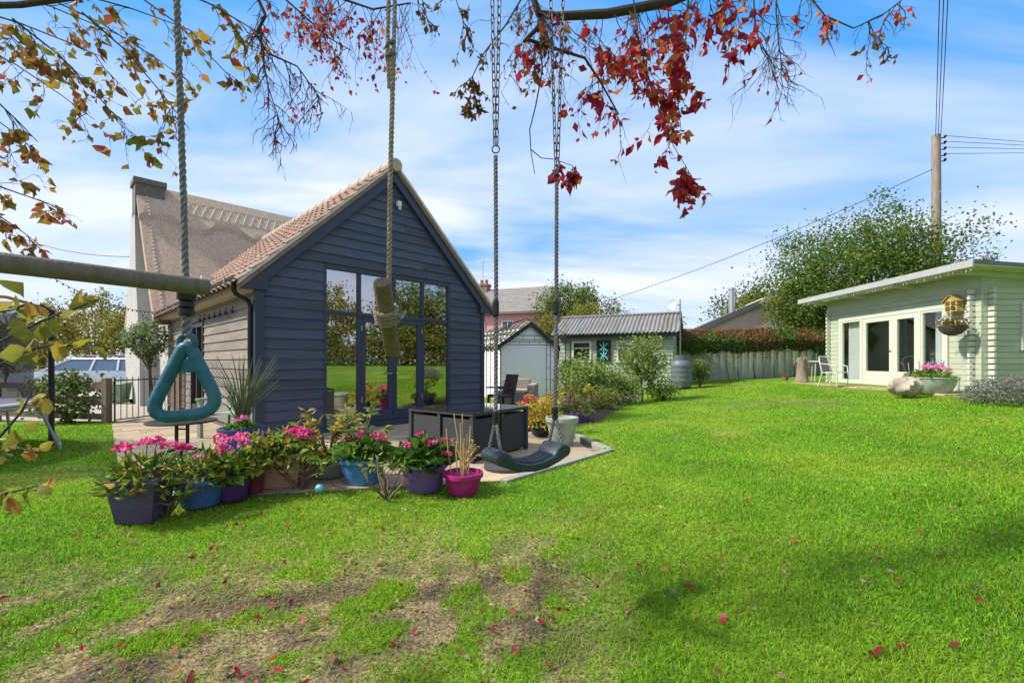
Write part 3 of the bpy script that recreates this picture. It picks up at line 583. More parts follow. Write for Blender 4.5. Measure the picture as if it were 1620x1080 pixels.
mound(t_, .42, .16, .33, 500, .1, [(.2, .3, .05), (.14, .24, .04), (.3, .36, .08)]); heads(t_, [(-.15, -.1, .56), (.05, -.15, .58), (.2, .05, .55), (-.02, .1, .6), (.26, -.1, .53)], .075, PALEP)
for k in range(9):
    a = -.4+random.random()*.8; MB().tube([(a, .1, .35), (a*1.1, .1, .68+random.random()*.08)], [.004, .012], 5).build('lavender_spike', mat('lavender', (.30, .27, .36), .9, .2, 20, 0), t_)
STONE = mat('pale_weathered_stone', (.46, .40, .30), .95, .3, 7, .9, bscale=18, col2=(.24, .20, .15))
sp = gnd(1434, 624, .56); b_ = MB(); n_ = 28; m_ = 14
for i in range(m_+1):
    for k in range(n_):
        th_ = math.pi*i/m_; a = 2*math.pi*k/n_; q = 1+.12*math.sin(3*a+1)*math.sin(th_)+.09*math.sin(5*a+2.2*i*.4)+.06*math.sin(9*a+i); dent = .22*math.exp(-((a-4.0)**2*3+(th_-1.1)**2*4))
        b_.v.append((.32*(q-dent)*math.sin(th_)*math.cos(a), .25*(q-dent)*math.sin(th_)*math.sin(a), .17+.2*(q-dent*.7)*math.cos(th_)))
for i in range(m_):
    for k in range(n_): b_.f.append((i*n_+k, i*n_+n_+k, i*n_+n_+(k+1) % n_, i*n_+(k+1) % n_))
o = b_.build('boulder', STONE, None, True, sp); tag(o, 'pale knobbly stone boulder beside the green bowl planter', 'stone')
METW = mat('cream_metal', (.55, .55, .48), .45, .1, 6, .05); MESHC = mat('grey_sling', (.20, .21, .20), .8, .1, 40, .1)
chp = gnd(1318, 611, .56); cr_ = thing('garden_chair', 'cream metal garden chair with grey sling seat outside summer house', 'chair', chp, R(25))
for s_ in (-1, 1):
    MB().tube([(s_*.25, -.24, 0), (s_*.27, -.25, .3), (s_*.28, -.22, .58), (s_*.29, -.05, .63), (s_*.28, .2, .66), (s_*.2, .27, .82)], .014, 8).build('arm', METW, cr_, True)
    MB().tube([(s_*.27, .26, 0), (s_*.24, .16, .4), (s_*.22, .24, .7)], .014, 8).build('leg', METW, cr_, True)
MB().tube([(-.2, .27, .82), (-.1, .31, .86), (.1, .31, .86), (.2, .27, .82)], .014, 8).build('back_rail', METW, cr_, True)
MB().tube([(-.25, -.22, .41), (.25, -.22, .41)], .012, 8).tube([(-.24, -.22, .41), (-.23, .2, .39)], .012, 8).tube([(.24, -.22, .41), (.23, .2, .39)], .012, 8).build('seat_frame', METW, cr_)
MB().hexa([(-.23, -.21, .405), (.23, -.21, .405), (.22, .2, .385), (-.22, .2, .385), (-.23, -.21, .415), (.23, -.21, .415), (.22, .2, .395), (-.22, .2, .395)]).build('seat', MESHC, cr_)
MB().hexa([(-.21, .2, .42), (.21, .2, .42), (.21, .21, .42), (-.21, .21, .42), (-.2, .285, .83), (.2, .285, .83), (.2, .295, .83), (-.2, .295, .83)]).build('backrest', MESHC, cr_)
tp_ = gnd(1294, 604, .58); tt = thing('garden_table', 'small round cream metal table behind the sling chair', 'table', (tp_.x+.1, tp_.y, .56))
MB().lathe([(.36, .70), (.37, .71), (.37, .725), (.36, .735)], 26).build('table_top', METW, tt)
for k in range(4): a = k*math.pi/2+.4; MB().tube([(.32*math.cos(a), .32*math.sin(a), 0), (.28*math.cos(a), .28*math.sin(a), .7)], .013, 7).build('leg', METW, tt)
o = MB(); pr = [(.2, 0), (.17, .1), (.15, .35), (.14, .6), (.16, .74), (.13, .8)]
o.lathe(pr, 16); o.v = [(x*(1+.15*math.sin(5*math.atan2(y, x)+z*3)), y*(1+.15*math.cos(4*math.atan2(y, x)+z*4)), z+(.06*math.sin(7*math.atan2(y, x)) if z > .7 else 0)) for x, y, z in o.v]
tag(o.build('tree_stump', mat('grey_driftwood', (.24, .19, .145), .95, .4, 12, 1., stretch=(2, 2, .4)), None, True, gnd(1269, 603, .6)), 'upright gnarled grey stump beside the ivy fence', 'stump')
t_ = pot_plant('small_flowerpot', 'small brown pot of pink flowers by the grey stump', gnd(1243, 602, .6), prof_round(.09, .13), (.22, .13, .09), pname='brown'); mound(t_, .12, .14, .12, 60, .06, [(.35, .12, .14), (.2, .1, .06)])
pv = struct(thing('path', None, None))
for i in range(11):
    MB().box(-.95+random.uniform(-.02, .02), -.2, -.2+i*.52, .30+i*.52, -.06, .012+random.random()*.01).build('paving_slab', mat('reddish_paving', (.36, .25, .18), .9, .3, 5, .4, obj_var=.2), pv, bevel=.008)
pv.location = (10.24, 9.65, .56); pv.rotation_euler = (0, 0, SA)
lvp = gnd(1604, 638, .53); t_ = thing('lavender_bush', 'low silvery lavender bush at the corner of summer house', 'bush', lvp)
mound(t_, .62, .4, .03, 2600, .09, [(.30, .33, .26), (.22, .26, .2), (.38, .38, .30), (.25, .22, .16)], asp=.22)

# ------------------------------------------------------------------ shed
SA2 = math.atan2(16.5-18.3, 6.0-1.96); SH0 = Vector((1.96, 18.3, .25))
shed = thing('garden_shed', 'pale green weatherboarded shed with grey corrugated roof', 'shed', SH0, SA2)
SGR = mat('faded_green_board', (.33, .38, .27), .8, .2, 4, .25, stretch=(.5, 1, 3), obj_var=.1)
SL = 4.42
openings = [(.55, 1.35, 1.05, 1.85), (2.35, 3.15, 1.05, 1.85)]
z = 0.
while z < 2.1:
    xs_ = [0]; 
    for a, b0, c0, c1 in openings:
        if c0-.05 < z < c1: xs_ += [a, b0]
    xs_.append(SL)
    for k in range(0, len(xs_), 2): MB().hexa([(xs_[k], -.028, z), (xs_[k+1], -.028, z), (xs_[k+1], 0, z), (xs_[k], 0, z), (xs_[k], -.008, z+.17), (xs_[k+1], -.008, z+.17), (xs_[k+1], 0, z+.17), (xs_[k], 0, z+.17)]).build('weatherboard', SGR, shed)
    MB().hexa([(SL, 0, z), (SL+.028, 0, z), (SL+.028, 2.4, z), (SL, 2.4, z), (SL, 0, z+.17), (SL+.008, 0, z+.17), (SL+.008, 2.4, z+.17), (SL, 2.4, z+.17)]).build('weatherboard', SGR, shed)
    z += .155
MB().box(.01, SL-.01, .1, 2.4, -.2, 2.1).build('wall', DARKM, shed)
PW = mat('peeling_white_paint', (.62, .60, .52), .7, .15, 8, .2)
for a, b0, c0, c1 in openings:
    f = MB().box(a, a+.07, -.06, .02, c0, c1).box(b0-.07, b0, -.06, .02, c0, c1).box(a+.07, b0-.07, -.06, .02, c1-.07, c1).box(a-.04, b0+.04, -.1, .02, c0-.06, c0).box(a+.07, b0-.07, -.05, .02, c0+.5, c0+.54).build('window', PW, shed); MB().box(a+.06, b0-.06, -.01, 0, c0, c1-.06).build('pane', glassmat('shed_glass', .05, (.35, .37, .37)), f)
CORR = mat('corrugated_sheet', (.20, .195, .19), .8, .2, 4, .2, stretch=(3, .5, .5), col2=(.14, .14, .12))
rm = MB(); nw = 240
for i in range(nw+1):
    x = -.25+(SL+.5)*i/nw; h = .028*math.sin(x/.115*2*math.pi*.75)
    rm.v += [(x, -.38, 2.13+h), (x, 1.15, 2.93+h), (x, 2.7, 2.15+h), (x, -.38, 2.115+h), (x, 1.15, 2.91+h)]
for i in range(nw): a = i*5; rm.f += [(a, a+5, a+6, a+1), (a+1, a+6, a+7, a+2), (a+3, a+8, a+5, a)]
rf = rm.build('roof', CORR, shed, True)
MB().tube([(-.26, 1.15, 2.95), (SL+.26, 1.15, 2.95)], .06, 8).build('ridge_cap', CORR, rf, True)
MB().box(-.2, SL+.2, -.3, -.26, 1.97, 2.10).build('fascia', BLACKP, shed); 
for xx in (0, SL): MB().prism([(xx, -.02, 2.1), (xx, 2.4, 2.1), (xx, 1.15, 2.85)], (.03 if xx else -.03, 0, 0)).build('gable_panel', SGR, shed)
MB().box(-.02, SL+.06, -.04, 2.4, -.35, -.005).build('base', mat('concrete', (.38, .36, .31), .9, .2, 6, .3), shed)
pl = thing('rune_plaque', 'black square plaque with turquoise rune on shed wall', 'plaque', Vector(SH0)+Matrix.Rotation(SA2, 3, 'Z') @ Vector((1.85, -.06, 1.02)), SA2)
MB().box(-.28, .28, -.02, .015, 0, .85).build('board', BLACKP, pl)
TQ = mat('turquoise_paint', (.10, .55, .50), .5, .08, 5, 0); rn = MB()
for a, b_ in (((0, .08), (0, .78)), ((-.15, .70), (.15, .42)), ((-.15, .45), (.15, .72)), ((-.14, .08), (0, .28)), ((0, .28), (.17, .08)), ((-.13, .33), (.1, .2)), ((-.1, .18), (.13, .36))):
    rn.bar((a[0], -.026-.001*len(rn.v)/16, a[1]), (b_[0], -.026-.001*len(rn.v)/16, b_[1]), .038, .008, up=(0, 1, 0))
rn.build('rune', TQ, pl)
dsh = thing('satellite_dish', 'grey satellite dish on a pole behind shed end', 'satellite dish', (*(Vector(SH0)+Matrix.Rotation(SA2, 3, 'Z') @ Vector((SL+.22, .6, 0))).xy, .3))
GM = mat('galvanised_steel', (.42, .43, .43), .45, .15, 8, .05, metal=.6)
MB().tube([(0, 0, -.1), (0, 0, 3.35)], .03, 8).build('pole', GM, dsh)
dm = MB().lathe([(.02, .0), (.1, .015), (.18, .045), (.225, .075), (.22, .082), (.17, .055), (.02, .015)], 24); d = dm.build('dish', mat('dish_grey', (.50, .50, .47), .6, .1, 5, 0), dsh, True, (-.28, -.12, 3.12)); d.rotation_euler = (R(80), R(-20), R(-62))
MB().bar((0, 0, 3.15), (-.25, -.1, 3.12), .04, .03).bar((-.3, -.12, 2.95), (-.62, -.3, 2.93), .02, .02).build('arm', GM, dsh)
wb = thing('water_butt', 'grey ribbed plastic water butt at the end of shed', 'water butt', gnd(1078, 613, .37))
pr = [(.28, 0), (.32, .03), (.34, .15)]
for k in range(4): pr += [(.345, .2+k*.17), (.36, .24+k*.17), (.345, .29+k*.17)]
pr += [(.33, .85), (.27, .93), (.25, .95), (.26, 1.12), (.01, 1.12)]
MB().lathe(pr, 26).build('barrel', mat('butt_grey', (.10, .125, .135), .5, .12, 5, .05), wb, True)

# ------------------------------------------------------------------ fence and creeper
FGR = mat('faded_sage_plank', (.34, .38, .30), .85, .2, 5, .3, stretch=(4, 1, .4), obj_var=.15)
fe = thing('board_fence', 'faded sage close board fence under a russet creeper', 'fence', (6.9, 18.7, .42), math.atan2(-.5, 6.6)); fl_ = 6.7
for i in range(46): x = i*.146; MB().box(x, x+.152, -.012*(i % 2), .012-.012*(i % 2)+.006, 0.02*random.random(), 1.75+random.uniform(-.01, .01)).build('plank', FGR, fe)
for zz in (.3, 1.4): MB().box(0, fl_, .02, .07, zz, zz+.09).build('rail', FGR, fe)
for i in range(4): MB().box(i*2.2, i*2.2+.1, .07, .17, -.1, 1.8).build('post', FGR, fe)
cp = thing('creeper', 'russet and green creeper tumbling over the board fence', 'creeper', (6.9, 18.5, .42), math.atan2(-.5, 6.6))
n_ = 20000; x = rng.uniform(-.1, 6.9, n_); t0 = rng.random(n_); low = 1.0+.5*fbm(x, x*0, 1.7, 14)-.35*(rng.random(n_) < .08)*rng.random(n_); low -= .5*np.clip((x-5.2)/1.2, 0, 1)
hi = 1.98+.28*fbm(x, x*0+3, 1.3, 15)+.12*rng.random(n_)**3; zz = low+(hi-low)*t0; y = -.08-.5*np.sin(np.pi*np.clip(t0, .05, .95))*rng.random(n_)**.5
P = np.stack([x, y, zz], 1); redn = fbm(x, zz, 1.2, 8)[:, None]+.25*(t0[:, None]-.5)+rng.uniform(-.14, .14, (n_, 1))
for lo_, hi_, pal in ((-9, .53, GR), (.53, .63, [(.15, .13, .04), (.20, .15, .05), (.13, .15, .04)]), (.63, 9, [(.30, .13, .06), (.22, .10, .05), (.33, .19, .08), (.18, .15, .05)])):
    q = ((redn > lo_) & (redn <= hi_))[:, 0]; stuff(leaves('leaves', P[q], .075, pal, LEAF, cp, .75))
st_ = MB()
for i in range(16): x0 = random.uniform(0, 6.6); st_.tube([(x0, -.05, 0), (x0+random.uniform(-.2, .2), -.06, .6), (x0+random.uniform(-.4, .4), -.1, 1.5)], [.02, .014, .008], 5)
st_.build('stem', BARK, cp)

# ------------------------------------------------------------------ white outbuilding, gazebo, rattan
ob = thing('white_outbuilding', 'small white rendered outbuilding with dark bargeboards and tiled roof', 'building', (-.42, 15.2, -.1), R(12))
WRD = mat('white_render', (.84, .83, .82), .85, .05, 3, .15); OW = 1.95; SLT = mat('mossy_tile', (.30, .27, .22), .9, .3, 6, .4, obj_var=.25, col2=(.22, .22, .15))
MB().prism([(0, 0, -.1), (OW, 0, -.1), (OW, 0, 1.98), (OW*.55, 0, 2.68), (0, 0, 1.98)], (-.9, 3.0, 0)).build('wall', WRD, ob)
ome = MB().box(0, .33, 0, .31, 0, .022).mesh('roof_tile'); ome.materials.append(SLT)
for s_, xe, xr in ((-1, -.18, OW*.55), (1, OW+.18, OW*.55)):
    ze = 1.86; zr = 2.74; ln = math.hypot(xr-xe, zr-ze); an = math.atan2(zr-ze, abs(xr-xe)); rows2 = 4; tl2 = ln/rows2
    for r in range(rows2):
        for c in range(10):
            yy = -.12+c*.315; k = r*tl2; o = put('roof_tile', ome, ob, (xe+(-s_)*k*math.cos(an)-.3*yy, yy, ze+k*math.sin(an)+.012), (0, -an, math.atan2(.3, 1)*0) if s_ < 0 else (0, -math.pi+an, 0))
            if s_ > 0: o.rotation_euler = (0, -(math.pi-an), 0); o.location.z += .02
    MB().prism([(xe, -.14, ze-.14), (xr, -.14, zr-.14), (xr, -.14, zr+.02), (xe, -.14, ze+.02)], (0, .05, 0)).build('barge_board', BLACKP, ob)
gz = thing('gazebo_frame', 'thin black metal gazebo frame beside the white outbuilding', 'gazebo', (-.35, 12.2, -.02), R(10))
for i, j in ((0, 0), (1, 0), (1, 1), (0, 1)):
    x, y = i*2.0-.1, j*2.2; p = MB()
    for k in (0, .14): p.tube([(x+k, y, 0), (x+k, y, 2.02)], .012, 6)
    for k in range(5): p.tube([(x, y, .3+k*.4), (x+.14, y, .3+k*.4)], .007, 5)
    p.build('post', BLACKP, gz)
r_ = MB(); cs_ = [(0, 0), (2, 0), (2, 2.2), (0, 2.2)]
for k in range(4):
    a, b_ = cs_[k], cs_[(k+1) % 4]
    for zz in (1.85, 2.02): r_.tube([(*a, zz), (*b_, zz)], .012, 6)
    for q in range(1, 6): r_.tube([(a[0]+(b_[0]-a[0])*q/6, a[1]+(b_[1]-a[1])*q/6, 1.85), (a[0]+(b_[0]-a[0])*q/6, a[1]+(b_[1]-a[1])*q/6, 2.02)], .006, 5)
r_.build('rail', BLACKP, gz)
for a in cs_: MB().tube([(*a, 2.02), (a[0]*.5+.5, a[1]*.5+.55, 2.42), (1, 1.1, 2.6)], .011, 6).build('roof_rib', BLACKP, gz)
RATG = mat('grey_rattan', (.36, .31, .25), .8, .3, 30, .8, stretch=(1, 1, 4)); RATB = mat('brown_rattan', (.055, .040, .033), .7, .3, 30, .6, stretch=(1, 1, 4))
sf = thing('rattan_sofa', 'grey woven rattan garden sofa by the white outbuilding', 'sofa', gnd(815, 646, 0), R(-8))
MB().box(-.5, .32, -.1, .85, .06, .40).build('seat', RATG, sf, bevel=.02); MB().box(.34, .56, -.12, .9, .03, .66).build('armrest', RATG, sf, bevel=.03); MB().box(-.5, .33, .78, 1.0, .03, .78).build('backrest', RATG, sf, bevel=.03); MB().box(-.48, .3, -.08, .74, .402, .5).build('cushion', mat('stone_cushion', (.40, .37, .32), .9, .1, 5, .1), sf, bevel=.04)
rc = thing('rattan_chair', 'dark brown rattan dining chair next to the rattan sofa', 'chair', gnd(792, 652, 0), R(-55))
MB().box(-.25, .25, -.25, .25, .38, .45).build('seat', RATB, rc, bevel=.015); MB().hexa([(-.25, .2, .4), (.25, .2, .4), (.25, .26, .4), (-.25, .26, .4), (-.25, .34, .95), (.25, .34, .95), (.25, .39, .95), (-.25, .39, .95)]).build('backrest', RATB, rc, bevel=.01)
for i in (-1, 1):
    for j in (-1, 1): MB().box(i*.22-.025, i*.22+.025, j*.22-.025, j*.22+.025, 0, .38).build('leg', RATB, rc)
    MB().box(i*.25-.03, i*.25+.03, -.24, .26, .6, .64).build('armrest', RATB, rc)
# cube table
TGL = mat('smoked_table_glass', (.012, .013, .018), .04, .05, 3, 0, spec=.8); RATK = mat('charcoal_rattan', (.040, .039, .043), .6, .3, 60, .7, stretch=(1, 1, 3))
ct = thing('cube_dining_set', 'charcoal rattan cube dining table with smoked glass top on patio', 'table', (-.60, 6.27, .016), math.atan2(1.02, .77)-math.pi/2+R(-2)+R(90)-R(3))
ct.rotation_euler = (0, 0, math.atan2(.94, .706)); q = .60
MB().box(-q, q, -q, q, .575, .60).build('table_frame', RATK, ct, bevel=.006); MB().box(-q+.004, q-.004, -q+.004, q-.004, .604, .616).build('table_top', TGL, ct, bevel=.003)
for i in (-1, 1):
    for j in (-1, 1):
        MB().box(i*.3-.272, i*.3+.272, j*.3-.272, j*.3+.272, .03, .535).build('cube_seat', RATK, ct, bevel=.012); MB().box(i*.57-.025, i*.57+.025, j*.57-.025, j*.57+.025, 0, .57).build('leg', RATK, ct)
for j in (-1, 1): MB().box(-.024, .024, j*.58-.02, j*.58+.02, .0, .57).build('leg', RATK, ct); MB().box(j*.58-.02, j*.58+.02, -.024, .024, .0, .57).build('leg', RATK, ct)
tag(MB().lathe([(.26, 0), (.26, .035), (.22, .05), (.03, .055), (.03, .12), (.024, .12)], 22).build('parasol_base', mat('dark_base', (.05, .05, .05), .6, .2, 6, .1), None, True, gnd(800, 745, .016)+Vector((0, .15, 0))), 'round dark parasol base on the patio behind swing', 'parasol base')

# ------------------------------------------------------------------ houses further off
PINKW = mat('pink_render', (.68, .32, .31), .85, .08, 3, .1); SLATE = mat('grey_slate', (.20, .185, .175), .85, .25, 5, .3, stretch=(1, 3, 1), col2=(.26, .24, .2))
def house(name, label, loc, rz, L_, W_, eave, ridge, wallm, roofm, wins, chim):
    h = thing(name, label, 'house', loc, rz); MB().prism([(0, 0, -.5), (0, W_, -.5), (0, W_, eave), (0, W_/2, ridge-.12), (0, 0, eave)], (L_, 0, 0)).build('wall', wallm, h)
    rm = MB(); s = (ridge-eave)/(W_/2)
    for sg in (0, 1):
        f_ = lambda y: y if sg == 0 else W_-y
        rm.hexa([(-.3, f_(-.35), eave-.35*s), (L_+.3, f_(-.35), eave-.35*s), (L_+.3, f_(W_/2), ridge), (-.3, f_(W_/2), ridge), (-.3, f_(-.35), eave-.35*s+.12), (L_+.3, f_(-.35), eave-.35*s+.12), (L_+.3, f_(W_/2), ridge+.12), (-.3, f_(W_/2), ridge+.12)])
    rf = rm.build('roof', roofm, h); sm_ = MB(); nr = 12
    for r in range(nr): 
        y = -.35+(W_/2+.35)*r/nr; zz = eave-.35*s+(y+.35)*s+.13; sm_.box(-.3, L_+.3, y-.01, y+.02, zz-.02, zz+.018)
    stuff(sm_.build('slate_course', roofm, rf))
    for x, z0, w_, hh in wins:
        f = MB().box(x, x+w_, -.06, .03, z0, z0+hh).build('window', WHITE, h)
        for k in range(2): MB().box(x+.07+k*(w_-.07)/2, x+(k+1)*(w_-.07)/2, -.075, -.055, z0+.08, z0+hh-.08).build('pane', mat('far_glass', (.05, .06, .08), .1, .05, 3, 0), f)
    for x in chim:
        c = MB().box(x, x+.8, W_/2-.4, W_/2+.4, ridge-.5, ridge+.5).box(x-.06, x+.86, W_/2-.46, W_/2+.46, ridge+.4, ridge+.55).build('chimney', mat('chimney_brick', (.22, .15, .12), .9, .3, 8, .3), h)
        for k in range(2): MB().lathe([(.13, ridge+.55), (.15, ridge+.9)], 10, (x+.2+k*.4, W_/2, 0)).build('chimney_pot', mat('terracotta_pot', (.42, .16, .09), .8, .15, 6, .1), c)
    return h
ph = house('pink_house', 'pink rendered house with grey slate roof beyond the outbuilding', (-4.2, 33, 0), R(-20), 6.6, 6, 4.9, 6.9, PINKW, SLATE, [(3.7, 3.0, .9, 1.2), (1.5, 3.0, .9, 1.2), (5.5, 3.3, .5, .8)], [.6])
ae = MB(); b0 = Vector((.9, 3, 8.0)); ae.tube([b0, b0+Vector((0, 0, 1.5))], .03, 5).tube([b0+Vector((-.5, 0, 1.3)), b0+Vector((.5, 0, 1.4))], .02, 5)
for k in range(5): ae.tube([b0+Vector((-.4+k*.2, -.25, 1.31+k*.02)), b0+Vector((-.4+k*.2, .25, 1.31+k*.02))], .012, 4)
ae.build('aerial', GM, ph)
BUFF = mat('buff_render', (.60, .44, .40), .9, .12, 5, .3)
nb = thing('neighbour_house', 'low buff rendered gable with dark roof edge and steel flue', 'house', (9.7, 24.5, -.25), R(-8)); NW = 6.4
MB().prism([(0, 0, -.3), (NW, 0, -.3), (NW, 0, 3.2), (NW*.72, 0, 4.75), (NW*.6, 0, 4.75), (0, 0, 2.9)], (.5, 6, 0)).build('wall', BUFF, nb)
MB().prism([(-.5, -.2, 2.62), (NW*.6, -.2, 4.62), (NW*.6, -.2, 4.9), (-.5, -.2, 2.95)], (.5, 6.4, 0)).build('roof', FELT, nb); MB().prism([(NW*.72, -.2, 4.62), (NW+.4, -.2, 3.0), (NW+.4, -.2, 3.3), (NW*.72, -.2, 4.9)], (.5, 6.4, 0)).build('roof', FELT, nb)
MB().prism([(NW*.57, -.25, 4.66), (NW*.75, -.25, 4.66), (NW*.70, -.25, 5.0), (NW*.62, -.25, 5.0)], (.5, 6.4, 0)).build('ridge_cap', MORT, nb)
MB().tube([(3.0, 2, 4), (3.0, 2, 5.75)], .17, 12).tube([(3.0, 2, 5.75), (3.0, 2, 5.85)], .21, 12).build('flue', mat('bright_steel', (.6, .6, .6), .35, .05, 5, 0, metal=.9), nb, True)
rh = house('red_chimney_house', 'house roof with red chimney pots beyond the summer house', (27, 24, 0), R(-5), 8, 7, 5.0, 6.6, BUFF, SLATE, [], [])
c = MB().box(.2, 1.2, 2.9, 3.7, 5.9, 7.1).build('chimney', mat('chimney_brick', (.22, .15, .12), .9, .3, 8, .3), rh)
for k in range(3): MB().lathe([(.16, 7.1), (.19, 7.5)], 10, (.35+k*.35, 3.3, 0)).build('chimney_pot', mat('terracotta_pot', (.42, .16, .09), .8, .15, 6, .1), c)

# ------------------------------------------------------------------ utility pole and wires
D_ = 21.0; up = thing('utility_pole', 'tall weathered wooden utility pole rising behind the big tree', 'utility pole', (*at(1481, 500, D_).xy, .3)); ux, uy = up.location.x, up.location.y; hz_ = at(1481, 214, D_).z-.3
MB().tube([(0, 0, -.3), (0, 0, 6), (0, 0, hz_)], [.21, .19, .17], 12).build('pole', mat('grey_pole_wood', (.26, .21, .17), .9, .3, 10, .5, stretch=(1, 1, .2)), up, True)
for k, zz in enumerate((.15, .42, .7, 1.0, 1.25)):
    MB().tube([(.15, -.05, hz_-zz), (.38, -.05, hz_-zz), (.38, -.05, hz_-zz+.08)], .025, 6).lathe([(.03, 0), (.06, .03), (.06, .09), (.02, .12)], 8, (.38, -.05, hz_-zz+.02)).build('insulator', BLACKP, up)
    if k < 4: MB().tube([Vector((.38, -.05, hz_-zz+.1)), Vector((9, 1.5, hz_-zz+.1+.25+.18*k)), Vector((22, 4, hz_-zz+1.3+.3*k))], .012, 5).build('wire', CABLE, up)
for k in (-1, 0, 1): MB().tube(catenary((k*.12, -.1, hz_-.1), (-ux+k*.12+.3, -uy-.1, hz_+.6), .6, 16), .013, 5).build('wire', CABLE, up)
MB().tube(catenary((-.15, 0, hz_-1.6), at(960, 476, 31)-Vector((ux, uy, .3)), .35, 16), .016, 5).build('wire', CABLE, up)

# ------------------------------------------------------------------ trees and shrubs behind
G1 = [(.085, .15, .03), (.12, .20, .035), (.16, .25, .045), (.06, .11, .022), (.22, .28, .05)]
G2 = [(.20, .22, .03), (.26, .25, .04), (.14, .18, .03), (.30, .24, .05)]; G3 = [(.30, .26, .03), (.22, .24, .04), (.16, .2, .03), (.36, .24, .05)]
p = at(1400, 420, 19.5); tree('broadleaf_tree', 'large leafy green tree behind the summer house', (p.x-.3, 19.5, .4), 3.0, (p.x-.7, 19.5, 5.0), (3.9, 3.0, 2.9), G1, 520, 78, .62, .13, tr=.25, shell=.42)
p = at(1225, 470, 26); tree('autumn_tree', 'yellowing green tree behind the low buff house', (p.x+1.5, 29, .4), 2.5, (p.x+1.5, 29, 4.2), (3.6, 2.4, 2.4), G1+G2, 200, 50, .7, .2)
p = at(1110, 512, 40); tree('low_tree', 'small distant green tree beyond the satellite dish pole', (p.x, 40, 0), 1.5, (p.x, 40, 3), (3, 2, 2), G1, 60, 50, .7, .25)
p = at(898, 480, 30); tree('rounded_tree', 'rounded green tree rising behind the yellow bush', (p.x, 30, 0), 3, (p.x, 30, 4.6), (2.3, 2, 2.1), G1+[(.16, .2, .04)], 170, 60, .5, .16)
p = at(950, 505, 25); tree('yellow_bush', 'yellow green leafy tree behind the corrugated shed roof', (p.x, 25, 0), 2, (p.x, 25, 3.0), (2.1, 1.5, 1.6), G2, 150, 60, .5, .15)
p = at(868, 512, 24); tree('lime_bush', 'lime yellow bush behind the white outbuilding gable', (p.x, 24, 0), 1.5, (p.x, 24, 2.4), (.95, .9, 1.3), G2, 70, 50, .4, .14)
for i, (px, py, d, rx, rz2, pal, lb) in enumerate(((70, 520, 24, 2.4, 1.6, G3, 'yellow green hedge tree beyond the parked car bonnet'), (150, 510, 27, 2.6, 2.2, G3, 'golden leafed tree directly behind the parked car'), (215, 515, 25, 1.8, 1.8, G2, 'lime green tree between car and cottage chimney'), (10, 535, 26, 2.6, 1.4, G1+G2, 'dull green hedge tree behind trampoline net'), (-60, 520, 24, 3, 2, G1+G3, 'mixed green hedge tree at the end of the driveway hedge'))):
    p = at(px, py, d); tree('hedge_tree', lb, (p.x, d, -.1), 1.5, (p.x, d, p.z-.5), (rx, 1.5, rz2), pal, 110, 45, .5, .17, 'trees along the driveway hedge', tr=.1)
p = gnd(245, 650, 0); t_ = tree('wall_shrub', 'small pale leaved standard shrub against the cottage wall', (-9.75, 11.9, -.05), 1.5, (-9.75, 11.9, 1.85), (.62, .5, .6), [(.16, .22, .09), (.22, .27, .12), (.12, .17, .06)], 60, 30, .18, .09, tr=.05, cat='shrub')
p = gnd(105, 672, -.05); tree('rose_shrub', 'leafy garden shrub in front of the rail fence', (p.x, p.y, -.05), .3, (p.x, p.y, .55), (.68, .5, .55), [(.12, .18, .04), (.18, .22, .05), (.08, .13, .03)], 60, 34, .17, .09, tr=.02, cat='shrub')
p = at(1262, 470, 20.5); tree('leafy_shrub_tree', 'smaller green tree overhanging the ivy fence corner', (p.x+.4, 20.6, .4), 1.6, (p.x+.5, 20.6, 3.6), (1.6, 1.2, 1.9), G1+G2[:2], 150, 60, .45, .12, tr=.12)
# trees across the garden that the gable glass mirrors
for i, (x, y, r_, pal, lb) in enumerate(((19, -1.5, 3.4, G3, 'golden tree across the garden mirrored in barn glass'), (21, 4.5, 2.6, G2+G1, 'green yellow tree beyond summer house end mirrored in glass'), (17, -9, 3.6, G3+[(.3, .15, .04)], 'amber tree far across the garden lawn'), (20.5, 8.2, 2.8, G3+G1, 'tall yellowing tree beside summer house mirrored in glass'), (12, -13, 3.2, G1, 'dark green tree at the lawn corner behind swings'))):
    tree('garden_tree', lb, (x, y, .5), 2.2, (x, y, 4.0), (r_, r_, 3.0), pal, 150, 55, .75, .22, 'trees across the garden')

hg = thing('boundary_hedge', 'long mixed autumn boundary hedge across the garden', 'hedge', (17.5, -3, .3)); n_ = 30000
yy_ = rng.uniform(-13, 12.2, n_); hh_ = (2.7+.5*np.sin(yy_*.9)+.4*np.sin(yy_*2.3+1))*rng.random(n_)**.7; xx_ = rng.normal(0, .45, n_)
stuff(leaves('foliage', np.stack([xx_, yy_, hh_], 1), .2, G1+G3+[(.30, .12, .05)], LEAF, hg))
# shrubs in the bed by the shed
SHR = [(.18, .28, .07), (.27, .37, .08), (.36, .43, .12), (.12, .20, .05)]
def bush(px, py, top, halfw, pal, lab, z=None, leaf=.085, nc=110, per=26, name='rose_bush', cat='bush'):
    z = .05 if z is None else z; g0 = gnd(px, py, z); d = g0.y; h = (py-top)/F*d; r_ = halfw/F*d
    return tree(name, lab, g0, h*.35, (g0.x, g0.y, g0.z+h*.58), (r_, r_*.8, h*.44), pal, nc, per, .2, leaf, tr=.025, cat=cat, limbs=14, shell=.3)
bush(935, 642, 562, 46, SHR, 'dense grey green rose bush in bed before shed', .12, .08, 150, 30)
bush(1015, 634, 527, 42, SHR+[(.28, .28, .08)], 'tall yellow green rose bush nearest water butt', .2, .085, 120, 26)
bush(905, 632, 560, 22, [(.2, .24, .06), (.13, .18, .05)], 'slim pale green shrub in front of dark fence panel', .08)
